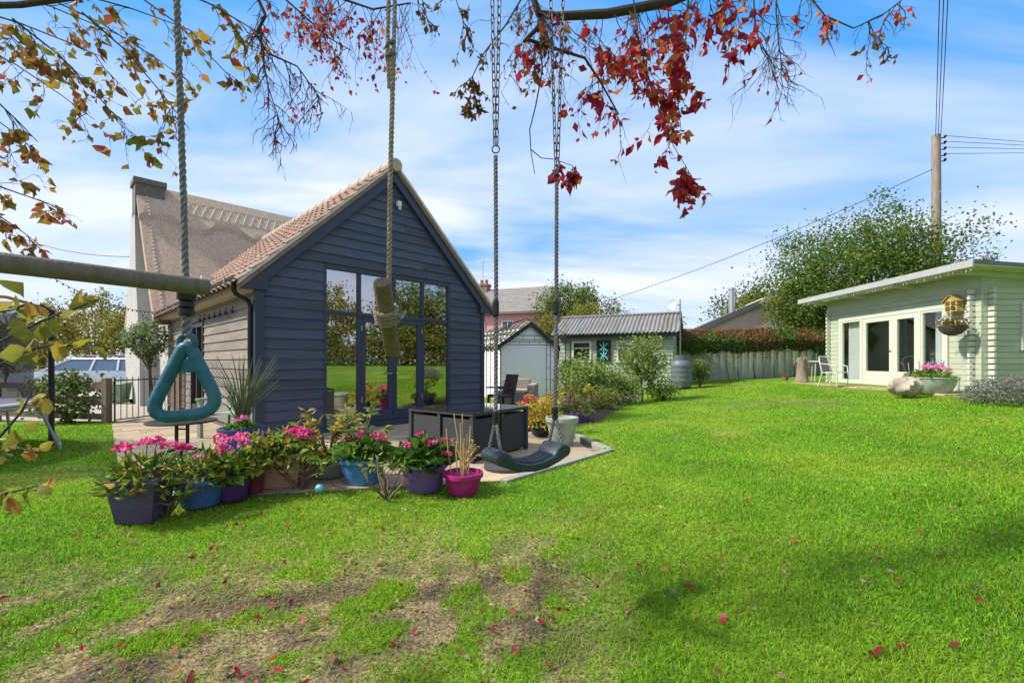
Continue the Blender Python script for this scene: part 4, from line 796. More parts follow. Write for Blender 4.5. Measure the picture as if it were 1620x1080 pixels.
bush(985, 640, 590, 30, SHR, 'low green perennial clump between the two rose bushes', .15, .07, 60, 26)
bush(1048, 632, 605, 22, SHR, 'low dark green clump at the end of the flower bed', .25, .07, 50, 24)
bush(960, 650, 618, 26, [(.18, .24, .05), (.24, .25, .06)], 'small lime coloured perennial at the lawn edge of bed', .1, .06, 50, 24)
bush(1107, 610, 570, 19, [(.2, .26, .07), (.14, .2, .05)], 'compact pale green shrub between water butt and fence', .42, .08, 60, 24)

# ------------------------------------------------------------------ left side: trampoline, fence, gate, car, bin
tr_ = thing('trampoline', 'round trampoline with dark safety net on steel legs', 'trampoline', (-8.0, 5.45, -.02)); TR = 1.55
ringp = [(TR*math.cos(a), TR*math.sin(a), .68) for a in np.linspace(0, 2*math.pi, 48, endpoint=False)]
MB().tube(ringp, .03, 8, closed=True).build('frame', GM, tr_, True)
MB().lathe([(TR-.3, .70), (TR+.02, .70), (TR+.04, .72), (TR-.3, .735)], 48).build('mat', mat('trampoline_mat', (.30, .32, .36), .8, .15, 5, .1), tr_)
net = mat('safety_net', (.03, .03, .035), .9, .1, 5, 0)
if True:
    t = net.node_tree; trn = t.nodes.new('ShaderNodeBsdfTransparent'); mx_ = t.nodes.new('ShaderNodeMixShader'); mx_.inputs[0].default_value = .62
    t.links.new(trn.outputs[0], mx_.inputs[1]); t.links.new(t.nodes['Principled BSDF'].outputs[0], mx_.inputs[2]); t.links.new(mx_.outputs[0], t.nodes['Material Output'].inputs[0])
nm = MB(); K = 48
for k in range(K): a = 2*math.pi*k/K; nm.v += [((TR-.12)*math.cos(a), (TR-.12)*math.sin(a), .74), ((TR-.1)*math.cos(a), (TR-.1)*math.sin(a), 2.05)]
nm.f = [(2*k, 2*((k+1) % K), 2*((k+1) % K)+1, 2*k+1) for k in range(K)]; nm.build('safety_net', net, tr_)
for k in range(6):
    a = R(-14)+k*math.pi/3; c, s = math.cos(a), math.sin(a)
    MB().tube([(TR*c*1.04, TR*s*1.04, .02), (TR*c*1.04, TR*s*1.04, 2.05), (TR*c*.96, TR*s*.96, 2.12)], .035, 8).build('pole', BLACKP, tr_)
    for e in (-.28, .28): MB().tube([(TR*math.cos(a+e), TR*math.sin(a+e), .66), (TR*1.12*math.cos(a+e*.7), TR*1.12*math.sin(a+e*.7), .02)], .02, 7).build('leg', GM, tr_)
    MB().tube([(TR*1.12*math.cos(a-.2), TR*1.12*math.sin(a-.2), .03), (TR*1.12*math.cos(a+.2), TR*1.12*math.sin(a+.2), .03)], .02, 7).build('foot', GM, tr_)
    b2 = a+math.pi/3; MB().tube([(TR*c*.97, TR*s*.97, 2.1), (TR*.97*math.cos((a+b2)/2)*.93, TR*.97*math.sin((a+b2)/2)*.93, 2.14), (TR*.97*math.cos(b2), TR*.97*math.sin(b2), 2.1)], .022, 7).build('top_rod', mat('orange_rod', (.48, .16, .06), .5, .1, 5, 0), tr_)
WOODF = mat('grey_brown_timber', (.16, .125, .095), .9, .3, 8, .4, stretch=(1, 1, .4), obj_var=.15)
rfn = thing('rail_fence', 'low grey timber rail fence beside the iron gate', 'fence', (-8.38, 9.15, -.05), math.atan2(.55, -2.4))
for i in range(4): MB().box(i*1.6-.06, i*1.6+.06, -.06, .06, -.2, .98 if i == 0 else .86).build('post', WOODF, rfn)
for zz in (.12, .42, .74): MB().box(.06, 5.2, -.025, .025, zz, zz+.12).build('rail', WOODF, rfn)
ga = Vector((-8.26, 9.2, 0)); gb = Vector((-8.55, 11.05, 0)); gb = Vector((-8.0, 10.5, 0))
gt = thing('iron_gate', 'low black iron bar gate between timber posts', 'gate', ga, math.atan2(gb.y-ga.y, gb.x-ga.x)); gl = (gb-ga).length
fm = MB().tube([(0, 0, .06), (gl, 0, .06)], .014, 6).tube([(0, 0, .88), (gl, 0, .88)], .014, 6).tube([(0, 0, .03), (0, 0, .95)], .016, 6).tube([(gl, 0, .03), (gl, 0, .95)], .016, 6).build('frame', BLACKP, gt)
for i in range(1, 11): MB().tube([(gl*i/11, 0, .06), (gl*i/11, 0, .95)], .008, 6).build('bar', BLACKP, gt)
tl_ = thing('lattice_trellis', 'brown diamond lattice trellis standing by the barn side wall', 'trellis', Vector((*barn_w(-.12, 5.55), 0)), BA+R(90)); lw, lh = 1.5, 1.25
MB().box(-.05, .05, -.03, .03, -.1, lh+.05).build('post', WOODF, tl_); MB().box(lw-.03, lw+.03, -.03, .03, -.1, lh+.05).build('post', WOODF, tl_)
LT = mat('brown_lattice', (.26, .19, .14), .9, .25, 8, .2)
for k in range(-6, 12):
    for sg in (-1, 1):
        x0 = k*.14; pts = []
        for z0 in (0, lh): pts.append((x0+(z0 if sg > 0 else lh-z0)*.8, z0))
        (xa, za), (xb, zb) = pts; cl = lambda x: min(max(x, 0.04), lw-.04)
        if xa == xb: continue
        fz = lambda x: za+(zb-za)*(x-xa)/(xb-xa); a0, b0 = cl(xa), cl(xb)
        if abs(a0-b0) < .05 or not (min(xa, xb)-.01 <= a0 <= max(xa, xb)+.01): continue
        MB().bar((a0, .006*sg, .1+fz(a0)*.9), (b0, .006*sg, .1+fz(b0)*.9), .008, .025).build('slat', LT, tl_)
bn = thing('wheelie_bin', 'pale green refuse bin beyond the iron gate', 'bin', (-12.6, 14.2, -.07), R(10)); bn.scale = (.75, .75, .65); BG = mat('bin_green', (.20, .27, .17), .5, .1, 5, 0)
MB().hexa([(-.22, -.26, .04), (.22, -.26, .04), (.22, .24, .04), (-.22, .24, .04), (-.29, -.33, .95), (.29, -.33, .95), (.29, .33, .95), (-.29, .33, .95)]).build('body', BG, bn, bevel=.02); MB().hexa([(-.31, -.36, .952), (.31, -.36, .952), (.31, .36, .952), (-.31, .36, .952), (-.28, -.3, 1.0), (.28, -.3, 1.0), (.28, .36, 1.06), (-.28, .36, 1.06)]).build('lid', BG, bn, bevel=.02)
for i in (-1, 1): w_ = MB().tube([(i*.24, .3, .1), (i*.3, .3, .1)], .1, 14).build('wheel', BLACKP, bn)
# car
SILV = mat('silver_car_paint', (.55, .57, .60), .3, .04, 3, 0, metal=.5, coat=.6); CGL = mat('car_glass', (.06, .12, .20), .06, .1, 3, 0, spec=.8)
car = thing('parked_car', 'silver estate car with roof bars parked beyond the gate', 'car', at(150, 612, 16.5)*Vector((1, 1, 0))+Vector((0, 0, -.07)), R(8))
sec_ = [(-2.2, .35, .75, .80), (-2.1, .3, .92, .82), (-1.2, .28, 1.0, .86), (-.5, .28, 1.02, .87), (1.0, .28, 1.02, .87), (1.9, .3, 1.0, .85), (2.2, .38, .9, .8)]
cb = MB()
for x, z0, z1, hw in sec_: cb.v += [(x, -hw*.95, z0), (x, -hw, (z0+z1)/2), (x, -hw*.94, z1), (x, hw*.94, z1), (x, hw, (z0+z1)/2), (x, hw*.95, z0)]
for i in range(len(sec_)-1):
    for k in range(6): cb.f.append((i*6+k, i*6+(k+1) % 6, i*6+6+(k+1) % 6, i*6+6+k))
cb.f += [tuple(range(6)), tuple(range(len(sec_)*6-1, len(sec_)*6-7, -1))]; body = cb.build('body', SILV, car, True)
kb_ = MB(); cab = [(-1.15, 1.0, .80, 1.0), (-.35, 1.42, .66, 1.0), (1.5, 1.44, .66, 1.0), (2.12, 1.0, .78, 1.0)]
MB().hexa([(-1.1, -.81, 1.0), (2.1, -.81, 1.0), (2.1, .81, 1.0), (-1.1, .81, 1.0), (-.3, -.64, 1.44), (1.7, -.64, 1.44), (1.7, .64, 1.44), (-.3, .64, 1.44)]).build('cabin', CGL, car)
MB().hexa([(-.4, -.68, 1.43), (1.75, -.68, 1.43), (1.75, .68, 1.43), (-.4, .68, 1.43), (-.25, -.6, 1.49), (1.65, -.6, 1.49), (1.65, .6, 1.49), (-.25, .6, 1.49)]).build('roof', SILV, car, bevel=.02)
for s_ in (-1, 1):
    for a, b_ in (((-1.12, 1.0), (-.33, 1.44)), ((.42, 1.0), (.48, 1.44)), ((1.3, 1.0), (1.25, 1.44)), ((2.12, 1.0), (1.72, 1.44))): MB().bar((a[0], s_*.82, a[1]), (b_[0], s_*.655, b_[1]), .07, .03, up=(0, 1, 0)).build('pillar', SILV, car)
    MB().tube([(-.2, s_*.58, 1.5), (-.1, s_*.58, 1.55), (1.4, s_*.58, 1.55), (1.55, s_*.58, 1.5)], .018, 6).build('roof_bar', BLACKP, car)
    for x in (-1.38, 1.35):
        wh = MB().tube([(x, s_*.68, .31), (x, s_*.88, .31)], .315, 22).build('wheel', BLACKP, car, True); MB().tube([(x, s_*.87, .31), (x, s_*.89, .31)], .2, 18).build('rim', GM, wh)
    MB().box(-2.2, -2.0, s_*.6-.15, s_*.6+.15, .68, .8).build('headlight', WHITE, car)
for x in (.1, 1.1): MB().bar((x, -.62, 1.58), (x, .62, 1.58), .05, .03).build('roof_bar', GM, car)
# ------------------------------------------------------------------ patio furniture by the barn side
bt = thing('bistro_table', 'round black pedestal table on the patio beside the bench', 'table', gnd(288, 718, 0.016)+Vector((0, 0, 0))); tzt = .43
MB().lathe([(.39, tzt), (.405, tzt+.008), (.405, tzt+.022), (.39, tzt+.03)], 30).build('table_top', BLACKP, bt)
for s_ in (-1, 1): MB().tube([(s_*.075, 0, .05), (s_*.075, 0, tzt)], .022, 8).build('column', BLACKP, bt)
for zz in (.14, .34): MB().tube([(-.075, 0, zz), (.075, 0, zz)], .012, 6).build('brace', BLACKP, bt)
for k in range(4): a = k*math.pi/2+.6; MB().tube([(0, 0, .1), (.25*math.cos(a), .25*math.sin(a), .02)], [.025, .018], 7).build('foot', BLACKP, bt)
SAGE = mat('sage_bench_paint', (.30, .36, .28), .6, .12, 6, .1)
bc = thing('garden_bench', 'sage green slatted garden bench against the barn side wall', 'bench', gnd(352, 700, .016)+Vector((-.12, .55, 0)), BA+R(-58))
for i in range(6): MB().box(-.5, .5, -.24+i*.085, -.17+i*.085, .40, .425).build('seat_slat', SAGE, bc)
for i in range(9): MB().hexa([(-.46+i*.11, .29, .45), (-.40+i*.11, .29, .45), (-.40+i*.11, .31, .45), (-.46+i*.11, .31, .45), (-.46+i*.11, .37, .86), (-.40+i*.11, .37, .86), (-.40+i*.11, .39, .86), (-.46+i*.11, .39, .86)]).build('back_slat', SAGE, bc)
MB().box(-.52, .52, .36, .41, .84, .92).build('top_rail', SAGE, bc)
for i in (-1, 1):
    MB().box(i*.5-.03, i*.5+.03, -.25, -.19, 0, .62).build('leg', SAGE, bc); MB().hexa([(i*.5-.03, .27, 0), (i*.5+.03, .27, 0), (i*.5+.03, .33, 0), (i*.5-.03, .33, 0), (i*.5-.03, .36, .9), (i*.5+.03, .36, .9), (i*.5+.03, .41, .9), (i*.5-.03, .41, .9)]).build('leg', SAGE, bc)
    MB().box(i*.5-.04, i*.5+.04, -.28, .34, .62, .65).build('armrest', SAGE, bc); MB().box(i*.5-.02, i*.5+.02, -.19, .28, .34, .399).build('seat_rail', SAGE, bc)

# ------------------------------------------------------------------ pots on the patio edge
def P_(px, py): return gnd(px, py, 0.012)
t_ = pot_plant('square_planter', 'tall purple square planter with pink geraniums at the end of the row', P_(226, 820), [(.125, 0), (.13, .01), (.172, .30), (.182, .31), (.182, .345), (.16, .345), (.155, .31)], (.105, .065, .16), 24, .85, R(12), pname='dusk_purple')
mound(t_, .21, .17, .3, 240, .115, GR+YG, asp=.34); heads(t_, [(-.1, -.05, .58), (.02, .02, .60), (.1, 0, .61), (.2, -.02, .57), (-.16, .05, .55), (.26, .04, .55)], .045, PINK)
def spray(parent, n_, h, spread, pal, size, z0=.0, asp=.3, leafn=10, nm='spray', stem=None):
    sm_ = MB(); P2 = []; D2 = []
    for k in range(n_):
        a = random.random()*6.28; r_ = spread*random.uniform(.4, 1); hh = h*random.uniform(.6, 1); e = Vector((math.cos(a)*r_, math.sin(a)*r_, z0+hh)); m = Vector((math.cos(a)*r_*.35, math.sin(a)*r_*.35, z0+hh*.6))
        sm_.tube([(0, 0, z0), m, e], [.007, .005, .003], 5)
        for j in range(leafn): q = random.uniform(.45, 1); b0 = m.lerp(e, q) if q > .5 else Vector((0, 0, z0)).lerp(m, q*2); P2.append(b0); D2.append((random.gauss(0, 1)+math.cos(a)*.5, random.gauss(0, 1)+math.sin(a)*.5, random.uniform(-.2, .7)))
    sm_.build('stems', stem or mat('brown_stem', (.16, .11, .07), .85, .2, 9, 0), parent)
    if P2: stuff(leaves('foliage', np.array([tuple(p) for p in P2]), size, pal, LEAF, parent, asp, np.array(D2)))
spray(t_, 7, .3, .42, GR+YG, .11, .05, leafn=5)
t_ = pot_plant('blue_pot', 'wide mid blue pot of rhododendron next to the purple square planter', P_(318, 797), prof_round(.20, .24), (.055, .13, .32), pname='mid_blue'); mound(t_, .23, .22, .22, 300, .11, GR+YG, asp=.26); heads(t_, [(.05, -.1, .44), (.16, .05, .52)], .03, PALEP)
t_ = pot_plant('purple_pot', 'small deep purple pot tucked behind the mid blue pot', P_(368, 788), prof_round(.16, .24), (.08, .018, .14), pname='deep_purple'); mound(t_, .21, .22, .2, 260, .1, GR+YG[:3]); heads(t_, [(0, -.1, .46), (.1, 0, .5), (-.1, .05, .52), (.02, .1, .54)], .05, PALEP+PINK)
t_ = pot_plant('maroon_pot', 'tall narrow maroon pot between purple pot and terracotta trough', P_(402, 779), [(.07, 0), (.075, .01), (.095, .24), (.10, .25), (.10, .28), (.085, .28), (.08, .25)], (.17, .022, .05), pname='maroon'); mound(t_, .15, .16, .26, 150, .09, GR+YG[:3])
t_ = thing('terracotta_trough', 'pinkish terracotta trough overflowing with yellow green foliage', 'planter', P_(440, 768), R(14)); TC = mat('pink_terracotta', (.46, .23, .15), .85, .15, 6, .2)
MB().hexa([(-.2, -.12, 0), (.2, -.12, 0), (.2, .12, 0), (-.2, .12, 0), (-.24, -.15, .30), (.24, -.15, .30), (.24, .15, .30), (-.24, .15, .30)]).build('trough', TC, t_, bevel=.012); MB().box(-.255, .255, -.165, .165, .301, .335).build('rim', TC, t_, bevel=.01); mound(t_, .33, .2, .29, 420, .1, GR+YG); heads(t_, [(.12, 0, .52), (.2, .02, .54), (.28, .05, .50), (.24, -.08, .49), (.16, .1, .53)], .05, PINK)
spray(t_, 14, .32, .4, YG+[(.4, .2, .03)], .09, .25, leafn=6)
t_ = pot_plant('royal_blue_pot', 'large glazed royal blue pot with feathery broom plant by the barn corner', gnd(383, 724, 0.016), prof_round(.27, .40, .8), (.016, .035, .17), rough=.15, pname='royal_blue')
mound(t_, .2, .08, .37, 160, .07, GR); heads(t_, [(.1, -.15, .52)], .05, PALEP); br = MB()
for k in range(110): a = random.random()*6.28; r_ = random.uniform(.1, .48); h = random.uniform(.5, 1.0); br.tube([(0, 0, .38), (math.cos(a)*r_*.4, math.sin(a)*r_*.4, .38+h*.6), (math.cos(a)*r_, math.sin(a)*r_, .38+h)], [.005, .004, .002], 4)
stuff(br.build('broom_stems', mat('broom_green', (.10, .13, .055), .8, .25, 6, 0), t_))
t_ = pot_plant('stone_bowl', 'low grey stone bowl with tall yellow leaved rhododendron', P_(520, 752), [(.17, 0), (.2, .02), (.235, .13), (.25, .135), (.25, .16), (.22, .16), (.21, .13)], (.26, .26, .23), rough=.9, pname='grey_stone'); mound(t_, .2, .12, .14, 160, .1, YG); spray(t_, 16, .62, .34, [(.42, .34, .05), (.36, .32, .06), (.22, .24, .05), (.48, .36, .08)], .11, .14, .3, 12)
t_ = pot_plant('blue_pot', 'bright blue ribbed pot with pink geranium by the barn doors', P_(575, 762), prof_round(.235, .27), (.06, .21, .46), pname='bright_blue'); mound(t_, .25, .2, .26, 330, .11, GR, asp=.8); heads(t_, [(-.15, -.1, .46), (.02, -.15, .51), (.12, 0, .49), (-.08, .1, .53), (.2, -.05, .46)], .038, PINK); spray(t_, 9, .5, .3, [(.28, .30, .06), (.2, .26, .06)], .12, .25, .3, 9)
t_ = pot_plant('purple_pot', 'lilac purple pot with dense pink geranium beside magenta pot', P_(671, 773), prof_round(.23, .27), (.16, .085, .27), pname='lilac'); mound(t_, .26, .23, .25, 480, .1, [(.06, .14, .02), (.09, .18, .025), (.05, .11, .02)], asp=.85); heads(t_, [(-.15, -.12, .45), (.1, -.14, .47), (-.05, .05, .52), (.2, .02, .46), (.24, -.1, .36)], .04, PINK)
t_ = pot_plant('magenta_pot', 'magenta pot holding dry bare stalks in front of cube table', P_(733, 779), prof_round(.185, .2), (.38, .012, .15), pname='magenta'); STRAW = mat('dry_stalk', (.44, .32, .13), .9, .2, 9, 0)
for k in range(9): x, y = random.gauss(0, .04), random.gauss(0, .04); MB().tube([(x, y, .16), (x*1.3, y*1.3, .4), (x*1.5+random.gauss(0, .015), y*1.5, random.uniform(.5, .78))], .005, 5).build('stalk', STRAW, t_)
spray(t_, 8, .35, .2, [(.42, .30, .12), (.35, .22, .08)], .05, .16, .5, 6, stem=STRAW)
t_ = pot_plant('sage_pot', 'large sage green empty pot standing by the patio corner', P_(889, 703), prof_round(.24, .42, .68, .05), (.30, .34, .25), pname='pale_sage')
t_ = pot_plant('dark_green_pot', 'dark glazed round pot with golden leaved shrub', P_(855, 690), [(.1, 0), (.15, .05), (.165, .13), (.15, .2), (.165, .215), (.165, .235), (.14, .235), (.13, .21)], (.012, .03, .03), rough=.2, pname='bottle_green')
GOLD = [(.58, .46, .06), (.48, .42, .06), (.62, .38, .08), (.34, .36, .06)]; mound(t_, .36, .36, .2, 700, .075, GOLD, asp=.6); spray(t_, 16, .6, .42, GOLD+[(.5, .2, .05)], .07, .2, .6, 14)
t_ = pot_plant('magenta_pot', 'tall crimson pot with pink flowers beside golden shrub', gnd(836, 681, .016), [(.1, 0), (.105, .01), (.145, .3), (.155, .31), (.155, .34), (.13, .34), (.12, .3)], (.28, .012, .10), pname='crimson'); mound(t_, .2, .2, .3, 200, .08, GR); heads(t_, [(-.08, -.06, .52), (.05, -.1, .56), (.15, 0, .54), (0, .05, .6), (.2, -.1, .48)], .06, [(.7, .02, .2), (.8, .05, .28)])
t_ = pot_plant('purple_bowl', 'wide low violet bowl planter at the edge of flower bed', (1.28, 8.9, .06), prof_round(.3, .2, .75), (.16, .07, .30), pname='violet'); mound(t_, .34, .2, .18, 300, .08, [(.2, .26, .05), (.3, .3, .06)]); spray(t_, 14, .6, .45, GOLD, .08, .18, .5, 14)
# sparse little shrub on the lawn, ball and toy spade
def scrub(px, py, h, n_, lab, pal, leafn=8, spread=.3):
    t_ = thing('bare_shrub', lab, 'shrub', gnd(px, py, 0)); sm_ = MB(); P2 = []
    for k in range(n_):
        a = random.random()*6.28; e = Vector((math.cos(a)*spread*random.uniform(.5, 1), math.sin(a)*spread*random.uniform(.5, 1), h*random.uniform(.5, 1))); m = e*.5+Vector((random.gauss(0, .03), random.gauss(0, .03), .02)); sm_.tube([(0, 0, -.02), m, e], [.014, .009, .004], 6)
        e2 = m+Vector((random.gauss(0, .1), random.gauss(0, .1), h*.3)); sm_.tube([m, e2], [.007, .003], 5)
        for j in range(leafn): P2.append(tuple((e if j % 2 else e2)+Vector((random.gauss(0, .025), random.gauss(0, .025), random.gauss(0, .02)))))
    sm_.build('stems', mat('brown_stem', (.16, .11, .07), .85, .2, 9, 0), t_, True); stuff(leaves('foliage', np.array(P2), .085, pal, LEAF, t_, .32, droop=-.4)); return t_
scrub(612, 788, .42, 8, 'sparse woody little shrub growing in the lawn edge', [(.34, .34, .10), (.25, .28, .07)], 5)
scrub(475, 775, .36, 14, 'twiggy green shrub in front of the stone bowl', GR+YG, 9, .32)
scrub(262, 818, .34, 9, 'straggly shrub at the foot of the purple square planter', GR+YG, 6, .3)
bl = MB().lathe([(.008, -.045)]+[(.045*math.sin(a), -.045*math.cos(a)) for a in np.linspace(.2, 2.94, 10)]+[(.008, .045)], 16).build('ball', mat('pale_teal_plastic', (.16, .48, .52), .4, .1, 6, 0), None, True, gnd(506, 779, 0)+Vector((0, 0, .04))); tag(bl, 'small pale teal ball lying on the grass', 'ball')
sp_ = thing('toy_spade', 'pink plastic toy spade standing in the pot row', 'toy', gnd(320, 775, .0)+Vector((0, .25, .0))); PK = mat('hot_pink_plastic', (.75, .03, .13), .35, .05, 5, 0)
MB().tube([(0, 0, .1), (0, 0, .40)], .014, 8).build('shaft', PK, sp_); MB().tube([(0, 0, .4), (-.045, 0, .43), (-.05, 0, .5), (0, 0, .52), (.05, 0, .5), (.045, 0, .43)], .012, 7, closed=True).build('handle', PK, sp_); MB().hexa([(-.06, -.006, -.03), (.06, -.006, -.03), (.06, .006, -.03), (-.06, .006, -.03), (-.05, -.006, .12), (.05, -.006, .12), (.05, .006, .12), (-.05, .006, .12)]).build('blade', PK, sp_)

# ------------------------------------------------------------------ swings
ROPE = mat('dark_rope', (.17, .165, .165), .9, .3, 60, .3); ROPEB = mat('tan_rope', (.27, .225, .165), .9, .3, 60, .3); CHN = mat('dull_chain', (.13, .12, .11), .5, .25, 30, .1, metal=.7)
def rope(path, r, m, parent, name='rope', pitch=.06):
    P = [Vector(p) for p in path]; seg = []; L_ = 0
    for a, b_ in zip(P[:-1], P[1:]):
        n_ = max(2, int((b_-a).length/.007)); seg += [a.lerp(b_, i/n_) for i in range(n_)]
    seg.append(P[-1]); mb = MB(); N_ = len(seg)
    for s_ in range(3):
        q = []; L_ = 0
        for i, p in enumerate(seg):
            d = (seg[min(i+1, N_-1)]-seg[max(i-1, 0)]).normalized(); x = d.cross(Vector((.3, .9, .2))).normalized(); y = d.cross(x); 
            if i: L_ += (p-seg[i-1]).length
            a = 2*math.pi*(L_/pitch+s_/3); q.append(p+(x*math.cos(a)+y*math.sin(a))*r*.58)
        mb.tube(q, r*.5, 6)
    return mb.build(name, m, parent, True)
lk = MB(); pts = [];
for k in range(16):
    a = 2*math.pi*k/16; pts.append((.0085*math.cos(a), 0, .0085*math.sin(a)+(.014 if math.sin(a) > 0 else -.014)))
lk.tube(pts, .0031, 6, closed=True); LKM = lk.mesh('chain_link'); LKM.materials.append(CHN); LKM.shade_smooth()
def chain(a, b_, parent, step=.0385):
    a = Vector(a); b_ = Vector(b_); n_ = int((b_-a).length/step); q = (b_-a).to_track_quat('Z', 'Y')
    for i in range(n_):
        o = put('chain_link', LKM, parent, a.lerp(b_, (i+.5)/n_)); o.rotation_euler = (q @ Vector((0, 0, 1)).rotation_difference(Vector((0, 0, 1))) @ Matrix.Rotation(R(40)+(R(90) if i % 2 else 0)+random.uniform(-.2, .2), 3, 'Z').to_quaternion()).to_euler()
LIMBZ = 3.55
sg_ = thing('swing', 'dark green plastic swing seat hung on ropes and chains', 'swing'); SGREEN = mat('swing_plastic', (.022, .036, .040), .45, .35, 25, .12, col2=(.07, .08, .08), c2pos=(.52, .85))
A = Vector((-.105, 2.1, .82)); B = Vector((.253, 2.333, .82)); cen = (A+B)/2; yaw = math.atan2(B.y-A.y, B.x-A.x); Lh = (B-A).length/2
def S(u, v, z): return cen+Matrix.Rotation(yaw, 3, 'Z') @ Vector((u, v, z))
prf = [(-.225, -.012), (-.222, .012), (-.20, .03), (-.165, .03), (-.14, .012), (-.12, -.02), (-.06, -.040), (0, -.046), (.06, -.040), (.12, -.02), (.14, .012), (.165, .03), (.20, .03), (.222, .012), (.225, -.012), (.21, -.03), (.15, -.055), (.08, -.078), (0, -.086), (-.08, -.078), (-.15, -.055), (-.21, -.03)]
sm_ = MB().prism([S(u, -.078, z) for u, z in prf], Matrix.Rotation(yaw, 3, 'Z') @ Vector((0, .156, 0))); sm_.build('seat', SGREEN, sg_, True, bevel=.008)
for k in range(11):
    v = -.056+k*.0112; pts = [S(u, v, z+.0035) for u, z in prf[5:10]]; MB().tube(pts, .0036, 5).build('tread_rib', SGREEN, sg_, True)
for E, u in ((A, -.185), (B, .185)):
    top = Vector((E.x, E.y, 1.0)); top.xy = S(u*.98, 0, 0).xy
    for v in (-.05, .05): rope([S(u, v, .03), S(u, v*.9, .05), top], .0085, ROPE, sg_)
    MB().lathe([(.012, -.03), (.017, -.025), (.017, -.008), (.012, -.004), (.017, 0), (.017, .03), (.011, .034)], 12, top).build('adjuster', BLACKP, sg_, True)
    jz = 2.275 if u < 0 else 2.225; j = Vector((top.x+(.0 if u < 0 else .008), top.y, jz))
    rope([top, top.lerp(j, .5)+Vector((.002, 0, 0)), j+Vector((0, 0, -.02))], .0105, ROPE, sg_)
    MB().lathe([(.013, 0), (.016, .01), (.016, .07), (.012, .085)], 10, top.lerp(j, .38 if u < 0 else .42)).build('clip', BLACKP, sg_)
    a_ = [j+Vector((.018*math.cos(k*.5236), 0, .01+.018*math.sin(k*.5236))) for k in range(12)]; MB().tube(a_, .0035, 6, closed=True).build('ring', CHN, sg_, True)
    sp_x = .028 if u < 0 else .045
    for s_ in (-1, 1): chain(j+Vector((s_*.004, 0, .03)), Vector((j.x+s_*sp_x, j.y, LIMBZ)), sg_)
ls = thing('log_swing', 'short log swing tied in the middle to a tan rope', 'swing'); LOGM = mat('mossy_log', (.19, .14, .075), .9, .45, 22, .9, col2=(.12, .115, .05))
l0 = at(604, 447, 1.72); l1 = at(621, 556, 2.02); lg = MB(); axis = (l1-l0)
lg.tube([l0, l0+axis*.02, l0+axis*.5, l0+axis*.98, l1], [.031, .035, .036, .035, .032], 18); lg.build('log', LOGM, ls, True)
u_ = axis.normalized(); endd = MB().tube([l0-u_*.002, l0+u_*.004], [.03, .03], 18).build('end_grain', mat('dark_end_grain', (.05, .038, .028), .9, .4, 30, .5), ls)
mid = l0+axis*.42; side = u_.cross(Vector((0, 0, 1))).normalized(); upv = side.cross(u_)
for k in range(4): c = mid+u_*(k-1.5)*.019; rope([c+(side*math.cos(a)+upv*math.sin(a))*.045+u_*.006*math.sin(a) for a in np.linspace(0, 6.3, 18)], .0095, ROPEB, ls, 'rope_binding')
rope([mid+side*.05, mid+side*.075+upv*.015, mid+side*.06-upv*.02, mid+side*.045], .009, ROPEB, ls, 'rope_knot')
rtop = at(618, 80, 1.85); rope([mid+upv*.045, mid+upv*.09+Vector((0, 0, .03)), at(617, 300, 1.85), at(621, 150, 1.85), rtop], .0105, ROPEB, ls); 
for s_ in (-1, 1): rope([at(619+s_*3, 140, 1.85), at(618+s_*5, 80, 1.85), at(620+s_*5, 0, 1.85), Vector((rtop.x+s_*.012, rtop.y, LIMBZ))], .009, ROPEB, ls)
rope([rtop+Vector((.016*math.cos(a), .016*math.sin(a), -.06+.0075*a/1.0)) for a in np.linspace(0, 6.3*2.5, 60)], .0075, ROPE, ls, 'whipping')
tz = thing('trapeze_ring', 'teal triangular plastic trapeze ring hanging on a dark rope', 'ring'); TEAL = mat('teal_plastic', (.014, .105, .145), .5, .35, 30, .15, col2=(.05, .15, .17), c2pos=(.5, .8))
d_ = 1.28; cor = [at(296, 540, d_), at(230, 664, d_-.03), at(353, 650, d_+.03)]; path = []
for i in range(3):
    p = cor[i]; a = cor[i-1]; b_ = cor[(i+1) % 3]; r_ = .035 if i == 0 else .075; A1 = p+(a-p).normalized()*r_; B1 = p+(b_-p).normalized()*r_
    for k in range(7): t0 = k/6; path.append(A1*(1-t0)**2+p*2*t0*(1-t0)+B1*t0**2)
path2 = []
for i in range(len(path)):
    a, b_ = path[i], path[(i+1) % len(path)]; path2.append(a)
    if (a-b_).length > .05: path2 += [a.lerp(b_, k/6) for k in range(1, 6)]
MB().tube(path2, .0178, 14, closed=True).build('ring', TEAL, tz, True)
tpz = at(296, 548, d_); MB().prism([tpz+Vector((-.028, -.009, -.035)), tpz+Vector((.028, -.009, -.035)), tpz+Vector((.04, -.009, -.075)), tpz+Vector((-.045, -.009, -.075))], (0, .018, 0)).build('web', TEAL, tz, bevel=.004)
MB().tube([tpz+Vector((.022*math.cos(a), 0, .012+.022*math.sin(a))) for a in np.linspace(0, 6.2, 14)], .009, 8, closed=True).build('eyelet', TEAL, tz, True)
adj = at(295, 478, d_); rope([tpz+Vector((0, 0, .03)), adj], .013, ROPE, tz); rope([adj, at(291, 330, d_), at(280, 0, d_), Vector((at(276, 0, d_).x, d_, LIMBZ-.02))], .0088, ROPE, tz)
MB().lathe([(.016, -.04), (.021, -.035), (.021, -.02), (.016, -.017), (.021, -.014), (.021, 0), (.016, .003), (.021, .006), (.024, .01), (.024, .045), (.015, .05)], 14, adj).build('adjuster', BLACKP, tz, True)
pn = at(331, 455, 1.16); pf = at(0, 416, .90); pd = (pf-pn); end = pn+pd*2.6; end.z = pn.z+.02
